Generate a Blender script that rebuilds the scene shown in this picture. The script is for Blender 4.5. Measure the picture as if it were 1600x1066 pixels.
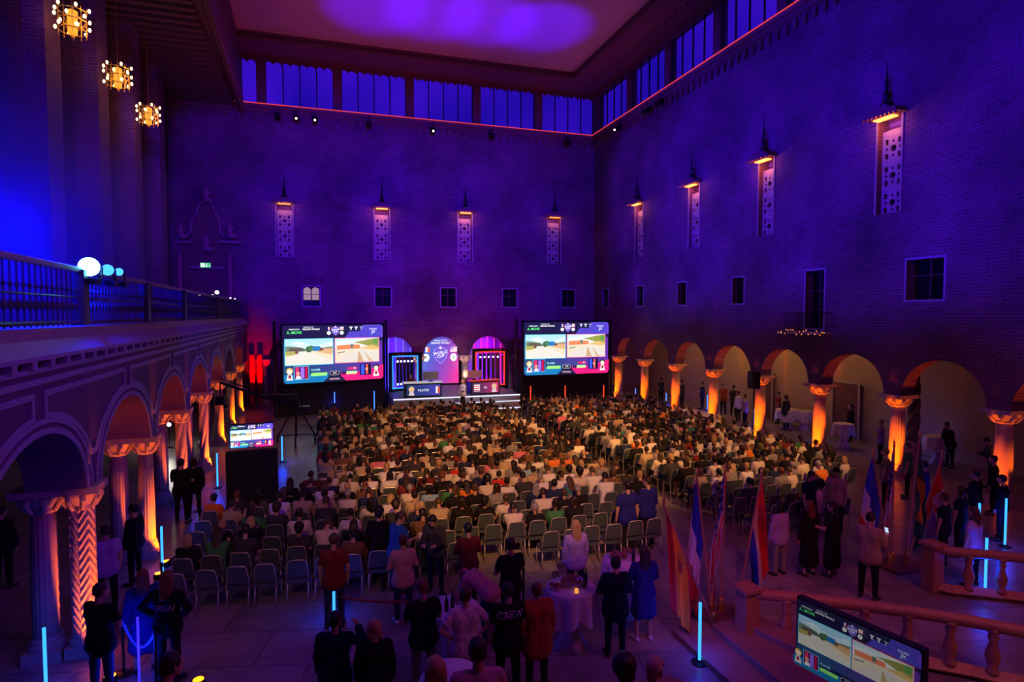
import bpy, bmesh, math, random
from math import sin, cos, tan, atan2, pi, radians, sqrt, floor
from mathutils import Vector, Matrix, Quaternion, noise
from mathutils.geometry import tessellate_polygon
random.seed(11)
sc = bpy.context.scene
for o in list(bpy.data.objects): bpy.data.objects.remove(o)
COL = sc.collection

# ---------------------------------------------------------------- camera
CAMZ = 6.0
THETA = radians(17.56); PHI = radians(2.54); FPX = 948.0
cam = bpy.data.objects.new('camera', bpy.data.cameras.new('camera')); COL.objects.link(cam)
cam.location = (0, 0, CAMZ)
cam.rotation_euler = (pi/2 - PHI, 0, -THETA)
cam.data.sensor_width = 36; cam.data.lens = FPX/1600*36
cam.data.clip_start = 0.1; cam.data.clip_end = 300
sc.camera = cam
sc.view_settings.view_transform = 'Standard'; sc.view_settings.look = 'None'
sc.view_settings.exposure = 0.0; sc.view_settings.gamma = 1.0
sc.view_settings.use_curve_mapping = False

F_ = Vector((sin(THETA)*cos(PHI), cos(THETA)*cos(PHI), -sin(PHI)))
R_ = Vector((cos(THETA), -sin(THETA), 0)); U_ = R_.cross(F_)
def ray(px, py): return F_ + R_*((px-800)/FPX) + U_*((533-py)/FPX)
def atz(px, py, z=0.0):
    d = ray(px, py); t = (z-CAMZ)/d.z; return Vector((d.x*t, d.y*t, z))
def aty(px, py, Y):
    d = ray(px, py); t = Y/d.y; return Vector((d.x*t, Y, CAMZ+d.z*t))
def atx(px, py, X):
    d = ray(px, py); t = X/d.x; return Vector((X, d.y*t, CAMZ+d.z*t))

# ---------------------------------------------------------------- hall dimensions (metres)
YB = 42.86      # back wall
XR = 20.2       # right wall
YF = -5.0       # wall behind
ZS = 19.45      # clerestory sill
ZC = 22.5       # ceiling
def XL(y): return -3.57 - 0.02217*y     # left arcade line (slightly skew)

# ---------------------------------------------------------------- world: deep blue dusk
w = bpy.data.worlds.new('dusk'); sc.world = w; w.use_nodes = True
nt = w.node_tree; bg = nt.nodes['Background']
tc = nt.nodes.new('ShaderNodeTexCoord'); nz = nt.nodes.new('ShaderNodeTexNoise'); nz.inputs['Scale'].default_value = 5
cr = nt.nodes.new('ShaderNodeValToRGB')
cr.color_ramp.elements[0].color = (0.006, 0.002, 0.24, 1); cr.color_ramp.elements[1].color = (0.045, 0.004, 0.5, 1)
cr.color_ramp.elements[0].position = .35; cr.color_ramp.elements[1].position = .7
nt.links.new(tc.outputs['Generated'], nz.inputs['Vector']); nt.links.new(nz.outputs['Fac'], cr.inputs['Fac'])
nt.links.new(cr.outputs['Color'], bg.inputs['Color']); bg.inputs['Strength'].default_value = 1.3

# ---------------------------------------------------------------- show lighting (big washes)
def look(o, target):
    d = Vector(target) - Vector(o.location)
    o.rotation_euler = d.to_track_quat('-Z', 'Y').to_euler()
def spot(name, loc, target, color, power, angle=60, blend=.6, size=.3):
    l = bpy.data.lights.new(name, 'SPOT'); l.energy = power; l.color = color
    l.spot_size = radians(angle); l.spot_blend = blend; l.shadow_soft_size = min(size, .04)
    o = bpy.data.objects.new(name, l); COL.objects.link(o); o.location = loc; look(o, target); return o
def area(name, loc, target, color, power, sx, sy):
    l = bpy.data.lights.new(name, 'AREA'); l.energy = power; l.color = color; l.shape = 'RECTANGLE'; l.size = sx; l.size_y = sy
    o = bpy.data.objects.new(name, l); COL.objects.link(o); o.location = loc; look(o, target); return o
def point(name, loc, color, power, size=.1):
    l = bpy.data.lights.new(name, 'POINT'); l.energy = power; l.color = color; l.shadow_soft_size = size
    o = bpy.data.objects.new(name, l); COL.objects.link(o); o.location = loc; return o
BLUE = (.03, .0, 1); VIOLET = (.22, .0, 1); RED = (1, .02, .06); WARM = (1, .43, .09); ORANGE = (1, .2, .01)
# blue washes thrown from the balcony side and from the near end; their lower edge passes above the audience
for y_ in (3, 10, 17, 24, 31): spot('blue_wash_light', (-4.2, y_, 9.2), (20.2, y_+1.5, 13.2), BLUE, 15000, 42, .6, .3)
for x_, tx in ((-.5, -1.2), (2, 3.5), (6, 10), (10, 16.5)): spot('blue_wash_light', (x_, -3.6, 15.5), (tx, 42.8, 12.2), BLUE, 40000, 25, .7, .3)
for y_, p_ in ((10.5, 2300),): spot('gallery_blue_light', (-5.0, y_, 7.2), (-12.5, y_-1, 12.0), (.01, 0, 1), p_, 75, .9, .3)
spot('magenta_wash_light', (1, -3.6, 16), (5, 42.8, 6.5), (1, .0, .10), 3200, 24, .8, .4)
spot('magenta_wash_light', (-2, -3.6, 16), (-5, 42.8, 12), (1, .0, .2), 2700, 26, .9, .4)
spot('violet_wash_light', (-4.5, 14, 10), (20, 32, 6), (1, .0, .2), 350, 50, .9, .4)
for y_ in (10, 22): spot('arcade_blue_light', (9, y_-6, 11), (-4, y_+2, 4.6), (.06, 0, 1), 1500, 34, .9, .3)
spot('gallery_blue_light', (-4.9, .5, 8.0), (-8.7, 24, 8.6), (.0, 0, 1), 9000, 46, .9, .3); spot('gallery_blue_light', (-5.1, 11.6, 7.4), (-8.6, 30, 8.6), (.0, 0, 1), 9000, 48, .9, .3)
# warm spots on the audience, hung from the cornice
spot('warm_audience_light', (1.5, -3.5, 15), (6.2, 20.5, .8), WARM, 14000, 27, .55, .25)
spot('warm_audience_light', (16, 1, 18.5), (13.6, 21.5, .8), WARM, 16500, 28, .55, .25)
spot('warm_audience_light', (14, 2, 18.5), (7.5, 26, .8), WARM, 12000, 32, .8, .25)
spot('warm_audience_light', (-2.5, -3.5, 14), (.5, 20, .8), WARM, 2000, 30, .9, .25)
# ceiling washes
for cx_ in (3.2, 6.4, 9.6, 12.8): spot('ceiling_blue_light', (cx_, 26, 6.5), (cx_, 34.8-.05*cx_, 22.8), (.07, 0, 1), 15500, 21, .75, .2)
spot('ceiling_red_light', (2, 30, 5), (1.0, 35, 22.5), (1, .07, .05), 1500, 80, .95, .3)
spot('ceiling_red_light', (14, 30, 5), (11, 37, 22.5), (1, .14, .25), 1300, 80, .95, .3)
# low violet and magenta fill of the whole floor from added area lights
area('violet_floor_fill', (3, 4, 13), (6, 14, 0), (.3, .02, 1), 150, 5, 3)
area('magenta_floor_fill', (12, 2, 12), (10, 10, 0), (1, .1, .2), 200, 5, 3)
spot('blue_chair_light', (3, 3, 9), (6.3, 13.4, .5), (.05, .0, 1), 520, 24, .8, .1)
spot('red_floor_light', (9, 2, 8), (11.5, 8.5, 0), (1, .22, .08), 330, 46, .9, .1)
spot('red_flag_light', (3, 1, 11), (7.6, 10.5, 1), (1, .14, .08), 1300, 26, .9, .3)

# ---------------------------------------------------------------- helpers
def link(o, parent=None):
    COL.objects.link(o)
    if parent is not None: o.parent = parent
    return o
def tag(o, label=None, cat=None, group=None, kind=None):
    if label: o['label'] = label
    if cat: o['category'] = cat
    if group: o['group'] = group
    if kind: o['kind'] = kind
    return o
def thing(name, label, cat, loc=(0,0,0), rz=0, group=None):
    o = bpy.data.objects.new(name, None); COL.objects.link(o); o.empty_display_size = .2
    o.location = loc; o.rotation_euler = (0, 0, rz)
    return tag(o, label, cat, group)
def mesh(name, vs, fs, mat, smooth=False, mi=None):
    me = bpy.data.meshes.new(name); me.from_pydata([tuple(v) for v in vs], [], fs)
    for m in (mat if isinstance(mat, (list, tuple)) else [mat]): me.materials.append(m)
    if mi: me.polygons.foreach_set('material_index', mi)
    if smooth: me.polygons.foreach_set('use_smooth', [True]*len(me.polygons))
    me.update(); return me
class MB:
    """collects shapes; build() links them as one mesh object"""
    def __init__(s): s.v = []; s.f = []; s.mi = []; s.cur = 0
    def add(s, vs, fs, m=None):
        n = len(s.v); s.v += [Vector(v) for v in vs]; s.f += [tuple(i+n for i in f) for f in fs]
        s.mi += [s.cur if m is None else m]*len(fs); return s
    def box(s, c, d, rz=0, m=None, taper=1.0):
        x, y, z = [k/2 for k in d]; c = Vector(c); vs = []
        for dz, t in ((-z, 1), (z, taper)):
            for dx, dy in ((-x,-y),(x,-y),(x,y),(-x,y)):
                v = Vector((dx*t, dy*t, dz))
                if rz: v.rotate(Matrix.Rotation(rz, 3, 'Z'))
                vs.append(c+v)
        return s.add(vs, [(0,3,2,1),(4,5,6,7),(0,1,5,4),(1,2,6,5),(2,3,7,6),(3,0,4,7)], m)
    def tube(s, pts, r, n=8, m=None, closed=False):
        pts = [Vector(p) for p in pts]; rs = r if isinstance(r, (list, tuple)) else [r]*len(pts)
        vs = []; fs = []; N = len(pts); up = None
        for i, p in enumerate(pts):
            if closed: t = pts[(i+1) % N] - pts[i-1]
            else: t = pts[min(i+1, N-1)] - pts[max(i-1, 0)]
            t = t.normalized() if t.length > 1e-9 else Vector((0,0,1))
            if up is None: up = Vector((0,0,1)) if abs(t.z) < .9 else Vector((1,0,0))
            a = t.cross(up)
            if a.length < 1e-4: a = t.cross(Vector((1,.3,0)))
            a.normalize(); b = t.cross(a).normalized(); up = -b if (-b).dot(up) > 0 else b
            for k in range(n):
                an = 2*pi*k/n; vs.append(p + a*cos(an)*rs[i] + b*sin(an)*rs[i])
        for i in range(N if closed else N-1):
            for k in range(n):
                j = (i+1) % N
                fs.append((i*n+k, i*n+(k+1) % n, j*n+(k+1) % n, j*n+k))
        if not closed:
            fs.append(tuple(range(n-1, -1, -1))); fs.append(tuple((N-1)*n+k for k in range(n)))
        return s.add(vs, fs, m)
    def lathe(s, prof, c=(0,0,0), n=16, m=None, flute=0, nf=0, sy=1.0):
        c = Vector(c); vs = []; fs = []
        for r, z in prof:
            for k in range(n):
                an = 2*pi*k/n; rr = r*(1 - flute*abs(sin(an*nf/2))) if flute else r
                vs.append(c + Vector((rr*cos(an), rr*sin(an)*sy, z)))
        for i in range(len(prof)-1):
            for k in range(n):
                fs.append((i*n+k, i*n+(k+1) % n, (i+1)*n+(k+1) % n, (i+1)*n+k))
        fs.append(tuple(range(n-1, -1, -1))); fs.append(tuple((len(prof)-1)*n+k for k in range(n)))
        return s.add(vs, fs, m)
    def ball(s, c, r, n=8, m=None, sc=(1,1,1)):
        c = Vector(c); vs = [c+Vector((0,0,-r*sc[2]))]; fs = []; L = max(3, n//2)
        for i in range(1, L):
            a = -pi/2 + pi*i/L
            for k in range(n):
                b = 2*pi*k/n; vs.append(c+Vector((r*cos(a)*cos(b)*sc[0], r*cos(a)*sin(b)*sc[1], r*sin(a)*sc[2])))
        vs.append(c+Vector((0,0,r*sc[2])))
        for k in range(n): fs.append((0, 1+(k+1) % n, 1+k))
        for i in range(L-2):
            for k in range(n): fs.append((1+i*n+k, 1+i*n+(k+1) % n, 1+(i+1)*n+(k+1) % n, 1+(i+1)*n+k))
        t = len(vs)-1; b0 = 1+(L-2)*n
        for k in range(n): fs.append((b0+k, b0+(k+1) % n, t))
        return s.add(vs, fs, m)
    def poly(s, outer, holes, fn, thick=0.0, m=None, back=True):
        """flat polygon with holes; fn(u, v, w) gives the world point; w = depth"""
        loops = [outer]+list(holes); flat = [p for l in loops for p in l]; n = len(flat)
        tri = tessellate_polygon([[Vector((p[0], p[1], 0)) for p in l] for l in loops])
        fs = [tuple(t) for t in tri]; vs = [fn(p[0], p[1], 0) for p in flat]
        if thick:
            vs += [fn(p[0], p[1], thick) for p in flat]
            if back: fs += [tuple(i+n for i in reversed(t)) for t in fs[:len(tri)]]
            k = 0
            for l in loops:
                for i in range(len(l)):
                    a, b = k+i, k+(i+1) % len(l); fs.append((a, b, b+n, a+n))
                k += len(l)
        return s.add(vs, fs, m)
    def ribbon(s, pts, wd, fn, thick=.03, m=None, closed=False):
        """band of width wd along a 2D polyline on the surface fn"""
        N = len(pts); L = []; R = []
        for i in range(N):
            p = Vector(pts[i]); 
            a = Vector(pts[i-1]) if (i > 0 or closed) else p
            b = Vector(pts[(i+1) % N]) if (i < N-1 or closed) else p
            d1 = (p-a).normalized() if (p-a).length > 1e-9 else None; d2 = (b-p).normalized() if (b-p).length > 1e-9 else None
            d1 = d1 or d2; d2 = d2 or d1
            n1 = Vector((-d1.y, d1.x)); n2 = Vector((-d2.y, d2.x)); nn = (n1+n2); 
            nn = nn.normalized() if nn.length > 1e-6 else n1; k = 1/max(.45, nn.dot(n1))
            L.append(p+nn*wd/2*k); R.append(p-nn*wd/2*k)
        vs = []
        for i in range(N):
            vs += [fn(L[i].x, L[i].y, 0), fn(R[i].x, R[i].y, 0), fn(R[i].x, R[i].y, -thick), fn(L[i].x, L[i].y, -thick)]
        fs = []
        for i in range(N if closed else N-1):
            a = i*4; b = ((i+1) % N)*4
            for k in range(4): fs.append((a+k, a+(k+1) % 4, b+(k+1) % 4, b+k))
        if not closed: fs += [(0,1,2,3), ((N-1)*4+3, (N-1)*4+2, (N-1)*4+1, (N-1)*4)]
        return s.add(vs, fs, m)
    def mesh(s, name, mat, smooth=False): return mesh(name, s.v, s.f, mat, smooth, s.mi)
    def build(s, name, mat, parent=None, smooth=False, loc=None):
        o = bpy.data.objects.new(name, s.mesh(name, mat, smooth)); link(o, parent)
        if loc is not None: o.location = loc
        return o
def fixn(o):
    bm = bmesh.new(); bm.from_mesh(o.data); bmesh.ops.recalc_face_normals(bm, faces=bm.faces); bm.to_mesh(o.data); bm.free(); return o
def bevel(o, w=.01, seg=2):
    m = o.modifiers.new('bevel', 'BEVEL'); m.width = w; m.segments = seg; m.limit_method = 'ANGLE'; return o
def struct(o): o['kind'] = 'structure'; return o
def copy_tree(o, parent=None):
    c = o.copy(); COL.objects.link(c); c.parent = parent
    for ch in list(o.children): copy_tree(ch, c)
    return c

# ---------------------------------------------------------------- materials
def mat(name, col, rough=.6, metal=0.0, emit=None, es=1.0, vary=0.0, scale=8.0, bump=0.0, spec=None):
    m = bpy.data.materials.new(name); m.use_nodes = True; nt = m.node_tree; b = nt.nodes['Principled BSDF']
    b.inputs['Base Color'].default_value = (*col, 1); b.inputs['Roughness'].default_value = rough; b.inputs['Metallic'].default_value = metal
    if spec is not None: b.inputs['Specular IOR Level'].default_value = spec
    if emit is not None:
        b.inputs['Emission Color'].default_value = (*emit, 1); b.inputs['Emission Strength'].default_value = es
    if vary or bump:
        tc = nt.nodes.new('ShaderNodeTexCoord'); nz = nt.nodes.new('ShaderNodeTexNoise'); nz.inputs['Scale'].default_value = scale
        nz.inputs['Detail'].default_value = 4; nt.links.new(tc.outputs['Object'], nz.inputs['Vector'])
        if vary:
            mx = nt.nodes.new('ShaderNodeMixRGB'); mx.inputs[1].default_value = (*[c*(1-vary) for c in col], 1)
            mx.inputs[2].default_value = (*[min(1, c*(1+vary)) for c in col], 1)
            nt.links.new(nz.outputs['Fac'], mx.inputs[0]); nt.links.new(mx.outputs[0], b.inputs['Base Color'])
        if bump:
            bp = nt.nodes.new('ShaderNodeBump'); bp.inputs['Strength'].default_value = bump; bp.inputs['Distance'].default_value = .02
            nt.links.new(nz.outputs['Fac'], bp.inputs['Height']); nt.links.new(bp.outputs['Normal'], b.inputs['Normal'])
    return m
def brick(name, axis, c1, c2, mortar, bw=.34, bh=.11, rough=.8):
    m = bpy.data.materials.new(name); m.use_nodes = True; nt = m.node_tree; b = nt.nodes['Principled BSDF']; N = nt.nodes.new; L = nt.links.new
    g = N('ShaderNodeNewGeometry'); sx = N('ShaderNodeSeparateXYZ'); cb = N('ShaderNodeCombineXYZ'); L(g.outputs['Position'], sx.inputs[0])
    if axis == 'xy':
        ad = N('ShaderNodeMath'); L(sx.outputs[0], ad.inputs[0]); L(sx.outputs[1], ad.inputs[1]); L(ad.outputs[0], cb.inputs[0])
    else: L(sx.outputs[axis], cb.inputs[0])
    L(sx.outputs[2], cb.inputs[1])
    bt = N('ShaderNodeTexBrick'); L(cb.outputs[0], bt.inputs['Vector']); bt.inputs['Scale'].default_value = 1
    bt.inputs['Brick Width'].default_value = bw; bt.inputs['Row Height'].default_value = bh; bt.inputs['Mortar Size'].default_value = .012
    bt.inputs['Color1'].default_value = (*c1, 1); bt.inputs['Color2'].default_value = (*c2, 1); bt.inputs['Mortar'].default_value = (*mortar, 1)
    nz = N('ShaderNodeTexNoise'); nz.inputs['Scale'].default_value = .35; nz.inputs['Detail'].default_value = 5; L(g.outputs['Position'], nz.inputs['Vector'])
    mp = N('ShaderNodeMapRange'); mp.inputs['From Min'].default_value = .3; mp.inputs['From Max'].default_value = .7; mp.inputs['To Min'].default_value = .6; mp.inputs['To Max'].default_value = 1.35
    L(nz.outputs['Fac'], mp.inputs[0])
    mx = N('ShaderNodeMixRGB'); mx.blend_type = 'MULTIPLY'; mx.inputs[0].default_value = 1; L(bt.outputs['Color'], mx.inputs[1]); L(mp.outputs[0], mx.inputs[2])
    L(mx.outputs[0], b.inputs['Base Color']); b.inputs['Roughness'].default_value = rough; b.inputs['Specular IOR Level'].default_value = .2
    bp = N('ShaderNodeBump'); bp.inputs['Strength'].default_value = .5; bp.inputs['Distance'].default_value = .02
    L(bt.outputs['Fac'], bp.inputs['Height']); bp.invert = True; L(bp.outputs['Normal'], b.inputs['Normal'])
    return m
M = {}
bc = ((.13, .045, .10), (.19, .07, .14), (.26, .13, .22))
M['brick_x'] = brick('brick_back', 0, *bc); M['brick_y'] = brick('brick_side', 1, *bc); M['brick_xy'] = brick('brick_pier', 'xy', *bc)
M['stone'] = mat('carved_stone', (.42, .34, .28), .75, vary=.25, scale=6, bump=.3)
M['lightstone'] = mat('pale_stone', (.38, .3, .42), .7, vary=.15, scale=5)
M['plaster'] = mat('cream_plaster', (.42, .31, .2), .85, vary=.12, scale=1.5)
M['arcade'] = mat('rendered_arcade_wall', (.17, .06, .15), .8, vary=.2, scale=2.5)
M['wood'] = mat('dark_wood', (.13, .06, .045), .6, vary=.3, scale=5)
M['cornice'] = mat('painted_cornice', (.2, .07, .09), .7, vary=.2, scale=3)
M['ceiling'] = mat('painted_ceiling', (.6, .42, .5), .9, vary=.1, scale=.6)
M['black'] = mat('black_cloth', (.012, .012, .016), .85)
M['blackmetal'] = mat('black_metal', (.02, .02, .024), .4, .6)
M['chrome'] = mat('brushed_steel', (.75, .73, .7), .28, .9)
M['gold'] = mat('gilded_metal', (.9, .55, .12), .35, .9)
M['glass_dark'] = mat('dark_window_glass', (.006, .006, .012), .12)
M['tablecloth'] = mat('white_tablecloth', (.72, .66, .64), .8, vary=.06, scale=9)
M['skin'] = mat('skin', (.55, .32, .22), .55); M['skin2'] = mat('tanned_skin', (.42, .22, .14), .55); M['skin3'] = mat('brown_skin', (.2, .1, .06), .55)
def emat(name, col, s): return mat(name, (.02, .02, .02), .5, emit=col, es=s)
# stone floor with paving joints
m = bpy.data.materials.new('marble_floor'); m.use_nodes = True; nt = m.node_tree; b = nt.nodes['Principled BSDF']; N = nt.nodes.new; L = nt.links.new
g = N('ShaderNodeNewGeometry'); bt = N('ShaderNodeTexBrick'); mpn = N('ShaderNodeMapping'); mpn.inputs['Rotation'].default_value = (0, 0, radians(14))
L(g.outputs['Position'], mpn.inputs[0]); L(mpn.outputs[0], bt.inputs['Vector']); bt.inputs['Scale'].default_value = 1
bt.inputs['Brick Width'].default_value = 1.9; bt.inputs['Row Height'].default_value = 1.15; bt.inputs['Mortar Size'].default_value = .015
bt.inputs['Color1'].default_value = (.2, .17, .15, 1); bt.inputs['Color2'].default_value = (.33, .28, .24, 1); bt.inputs['Mortar'].default_value = (.1, .09, .09, 1)
nz = N('ShaderNodeTexNoise'); nz.inputs['Scale'].default_value = 1.3; nz.inputs['Detail'].default_value = 8; nz.inputs['Distortion'].default_value = 1.2; L(g.outputs['Position'], nz.inputs['Vector'])
mx = N('ShaderNodeMixRGB'); mx.blend_type = 'OVERLAY'; mx.inputs[0].default_value = .6; L(bt.outputs['Color'], mx.inputs[1]); L(nz.outputs['Fac'], mx.inputs[2]); L(mx.outputs[0], b.inputs['Base Color'])
b.inputs['Roughness'].default_value = .32; M['floor'] = m
# ================================================================ THE HALL
mb = MB(); mb.poly([(-14, YF), (26, YF), (26, 47), (-14, 47)], [], lambda u, v, w: (u, v, -w), .2)
struct(mb.build('floor', M['floor']))
def mapB(y0): return lambda u, v, w: Vector((u, y0+w, v))
def mapR(x0): return lambda u, v, w: Vector((x0+w, u, v))
def mapL(u, v, w): return Vector((XL(u)-w, u, v))
def arcade_profile(u0, u1, z1, cols, half, spring, rise, n=20):
    """outline of a wall standing on columns: arches between them"""
    pts = [(u0, z1), (u0, 0) if cols[0]-half > u0+.1 else (u0, spring)]
    if pts[1][1] == 0: pts += [(cols[0]-half, 0) if False else (cols[0]-half-.001, 0)]; pts.pop()
    out = [(u0, z1), (u0, spring)]
    for i, c in enumerate(cols):
        out += [(max(u0, c-half), spring), (min(u1, c+half), spring)] if c-half > u0 else [(c+half, spring)]
        if i < len(cols)-1:
            a = c+half; b = cols[i+1]-half; m = (a+b)/2; r = (b-a)/2
            out += [(m - r*cos(pi*k/n), spring+rise*sin(pi*k/n)) for k in range(1, n)]
    out += [(u1, spring), (u1, z1)]
    # remove duplicates
    res = []
    for p in out:
        if not res or (abs(p[0]-res[-1][0]) + abs(p[1]-res[-1][1])) > 1e-4: res.append(p)
    return res
def rect(u, v, w, h): return [(u-w/2, v), (u-w/2, v+h), (u+w/2, v+h), (u+w/2, v)]
SP = 3.02
BCOL = [-7.02, -3.60, -.19, 3.22, 6.63, 10.04, 13.45, 16.86, 20.2]
BW = [(-.53, True), (4.2, False), (8.8, False), (13.4, False), (18.07, False)]
BS = [-2.13, 4.16, 10.03, 16.87]
RCOL = [6.0, 9.7, 13.4, 17.1, 20.8, 24.5, 28.2, 31.9, 35.6, 39.3]
RW = [40.9, 35.8, 30.9, 25.9, 15.96]
RS = [36.0, 29.8, 24.0, 17.5]
NZ0, NZ1 = 9.75, 13.3
# back wall
holes = [rect(x, 6.5, 1.15, 1.38) for x, _ in BW] + [rect(x, NZ0, 1.0, NZ1-NZ0) for x in BS]
prof = arcade_profile(-3.6, XR+.6, ZS, BCOL[1:8]+[20.75], .34, SP, 1.36)
mb = MB(); mb.poly(prof, holes, mapB(YB), .6)
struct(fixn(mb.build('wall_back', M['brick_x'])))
mb = MB(); mb.poly([(-14, 0), (-3.6, 0), (-3.6, ZS), (-14, ZS)], [], mapB(YB), .6)
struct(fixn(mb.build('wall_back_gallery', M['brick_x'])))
# right wall
holes = [rect(y, 6.5, .95, 1.38) for y in RW] + [rect(20.9, 5.35, 1.1, 2.55)] + [rect(y, NZ0, 1.0, NZ1-NZ0) for y in RS]
holes[4] = rect(15.96, 6.47, 1.45, 1.5)
prof = arcade_profile(YF, YB, ZS, [6.0-3.7*k for k in (3, 2, 1)]+RCOL, .36, SP, 1.4)
mb = MB(); mb.poly(prof, holes, mapR(XR), .6)
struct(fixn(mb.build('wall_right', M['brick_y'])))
# aisles behind the arcades
mb = MB(); mb.poly([(-14, 0), (26, 0), (26, 5.2), (-14, 5.2)], [], mapB(YB+3.2), .2)
struct(mb.build('wall_back_aisle', M['plaster']))
mb = MB(); mb.poly([(YF, 0), (47, 0), (47, 5.6), (YF, 5.6)], [], mapR(24.6), .2)
struct(mb.build('wall_right_aisle', M['plaster']))
mb = MB(); mb.poly([(XR+.6, YF), (24.6, YF), (24.6, 46), (XR+.6, 46)], [], lambda u, v, w: (u, v, 5.2+w), .2)
mb.poly([(-14, YB+.6), (XR+.6, YB+.6), (XR+.6, 46.2), (-14, 46.2)], [], lambda u, v, w: (u, v, 5.2+w), .2)
struct(mb.build('ceiling_aisle', M['plaster']))
mb = MB(); mb.poly([(YF, 0), (47, 0), (47, ZS), (YF, ZS)], [], mapR(-13), -.2)
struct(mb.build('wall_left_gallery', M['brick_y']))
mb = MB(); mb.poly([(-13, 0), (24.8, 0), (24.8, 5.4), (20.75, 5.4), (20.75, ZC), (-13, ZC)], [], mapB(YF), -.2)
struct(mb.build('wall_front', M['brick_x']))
# niche and window backs (dark rooms behind)
mb = MB()
for x, lit in BW: mb.poly(rect(x, 6.45, 1.35, 1.5), [], mapB(YB+.5), .05)
for y in RW+[20.9]: mb.poly(rect(y, 5.3, 1.6, 2.8), [], mapR(XR+.5), .05)
struct(mb.build('trim_1', M['glass_dark']))
mb = MB()
for x in BS: mb.poly(rect(x, NZ0-.1, 1.2, NZ1-NZ0+.2), [], mapB(YB+.55), .05)
for y in RS: mb.poly(rect(y, NZ0-.1, 1.2, NZ1-NZ0+.2), [], mapR(XR+.55), .05)
struct(mb.build('trim_2', M['brick_x']))
# small windows: pale stone surround + dark casement
def small_window(i, fn, u, v, w, h, lit=False):
    mb = MB(); mb.ribbon([(u-w/2, v), (u-w/2, v+h), (u+w/2, v+h), (u+w/2, v)], .07, fn, .02, closed=True)
    o = struct(mb.build('window_%d' % i, M['lightstone']))
    f2 = lambda a, b, c: fn(a, b, c+.32)
    g = MB(); g.ribbon([(u-w/2+.03, v+.03), (u-w/2+.03, v+h-.03), (u+w/2-.03, v+h-.03), (u+w/2-.03, v+.03)], .06, f2, .04, closed=True)
    g.ribbon([(u, v), (u, v+h)], .05, f2, .04); g.ribbon([(u-w/2, v+h*.6), (u+w/2, v+h*.6)], .04, f2, .03)
    g.build('casement', M['wood'], o)
    if lit:
        g = MB(); n = 12
        arch = [(u-w/2+.08, v+.55)]+[(u-w/2+.08+(w/2-.12)*k/n, v+.55+(.0)+0) for k in range(0)]
        for sx in (-1, 1):
            c = u+sx*w*.23
            pts = [(c-w*.2, v+.45), (c+w*.2, v+.45)]+[(c+w*.2*cos(pi*k/n), v+h-.28+.2*sin(pi*k/n)) for k in range(n+1)]
            g.poly(pts, [], lambda a, b, cc: fn(a, b, cc+.3), .01)
        g.build('lit_pane', emat('lit_pane', (1, .6, .5), .35), o)
k = 1
for x, lit in BW: small_window(k, mapB(YB), x, 6.5, 1.15, 1.38, lit); k += 1
for y in RW: small_window(k, mapR(XR), y, 6.5 if y != 15.96 else 6.47, .95 if y != 15.96 else 1.45, 1.38 if y != 15.96 else 1.5); k += 1
# tall balcony door on the right wall
mb = MB(); mb.ribbon([(20.35, 5.35), (20.35, 7.9), (21.45, 7.9), (21.45, 5.35)], .08, mapR(XR), .03, closed=True)
o = struct(mb.build('door_1', M['lightstone']))
g = MB(); f2 = lambda a, b, c: mapR(XR)(a, b, c+.34)
for a in (20.4, 20.9, 21.4): g.ribbon([(a, 5.4), (a, 7.86)], .06, f2, .04)
for b in (5.42, 6.2, 7.0, 7.84): g.ribbon([(20.4, b), (21.4, b)], .05, f2, .03)
g.build('door_leaf', M['wood'], o)
t = thing('balconette', 'small wrought iron balcony with trailing lights below the tall dark doorway of the right wall', 'balcony', (XR, 20.9, 5.1))
mb = MB(); mb.box((-.35, 0, .1), (.7, 2.0, .1)); mb.build('slab', M['stone'], t)
mb = MB()
for i in range(15):
    yy = -.95+i*.135; mb.tube([(-.66, yy, .15), (-.72, yy, .5), (-.66, yy, .95)], .012, 5)
mb.tube([(0, -.95, .95), (-.66, -.95, .95), (-.66, .95, .95), (0, .95, .95)], .02, 6); mb.build('railing', M['blackmetal'], t)
random.seed(3); sl_m = emat('string_light', (1, .25, .04), 1.6)
for i in range(22):
    mb = MB(); mb.ball((-.72+random.uniform(-.05, .05), -1.3+i*.125, .12+random.uniform(-.1, .12)), .025, 6); mb.build('string_light', sl_m, t)

# ---------------------------------------------------------------- clerestory, cornice, ceiling
def clerestory(fn, posts, u0, u1, name, i0):
    mb = MB()
    for p in posts: mb.poly([(p-.28, ZS), (p-.28, ZC), (p+.28, ZC), (p+.28, ZS)], [], fn, .5)
    struct(fixn(mb.build(name, M['cornice'])))
    for i in range(len(posts)-1):
        a, b = posts[i]+.28, posts[i+1]-.28
        g = MB()
        for k in range(5):
            uu = a+(b-a)*k/4; g.ribbon([(uu, ZS), (uu, ZC)], .07 if 0 < k < 4 else .05, lambda u, v, w: fn(u, v, w+.25), .08)
        g.ribbon([(a, ZS+.05), (b, ZS+.05)], .1, lambda u, v, w: fn(u, v, w+.25), .08)
        o = struct(g.build('window_%d' % (i0+i), M['blackmetal']))
        g = MB(); g.poly([(a, ZS), (a, ZC), (b, ZC), (b, ZS)], [], lambda u, v, w: fn(u, v, w+.3), .01)
        g.build('glass_pane', M['pane'], o)
m = bpy.data.materials.new('window_glass'); m.use_nodes = True; b = m.node_tree.nodes['Principled BSDF']
b.inputs['Transmission Weight'].default_value = 1; b.inputs['Roughness'].default_value = .0; b.inputs['IOR'].default_value = 1.02; b.inputs['Base Color'].default_value = (.9, .9, 1, 1)
M['pane'] = m
BP = [-12.95, -8.2, -3.42, 1.33, 6.15, 10.93, 15.65, 20.45]
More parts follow.
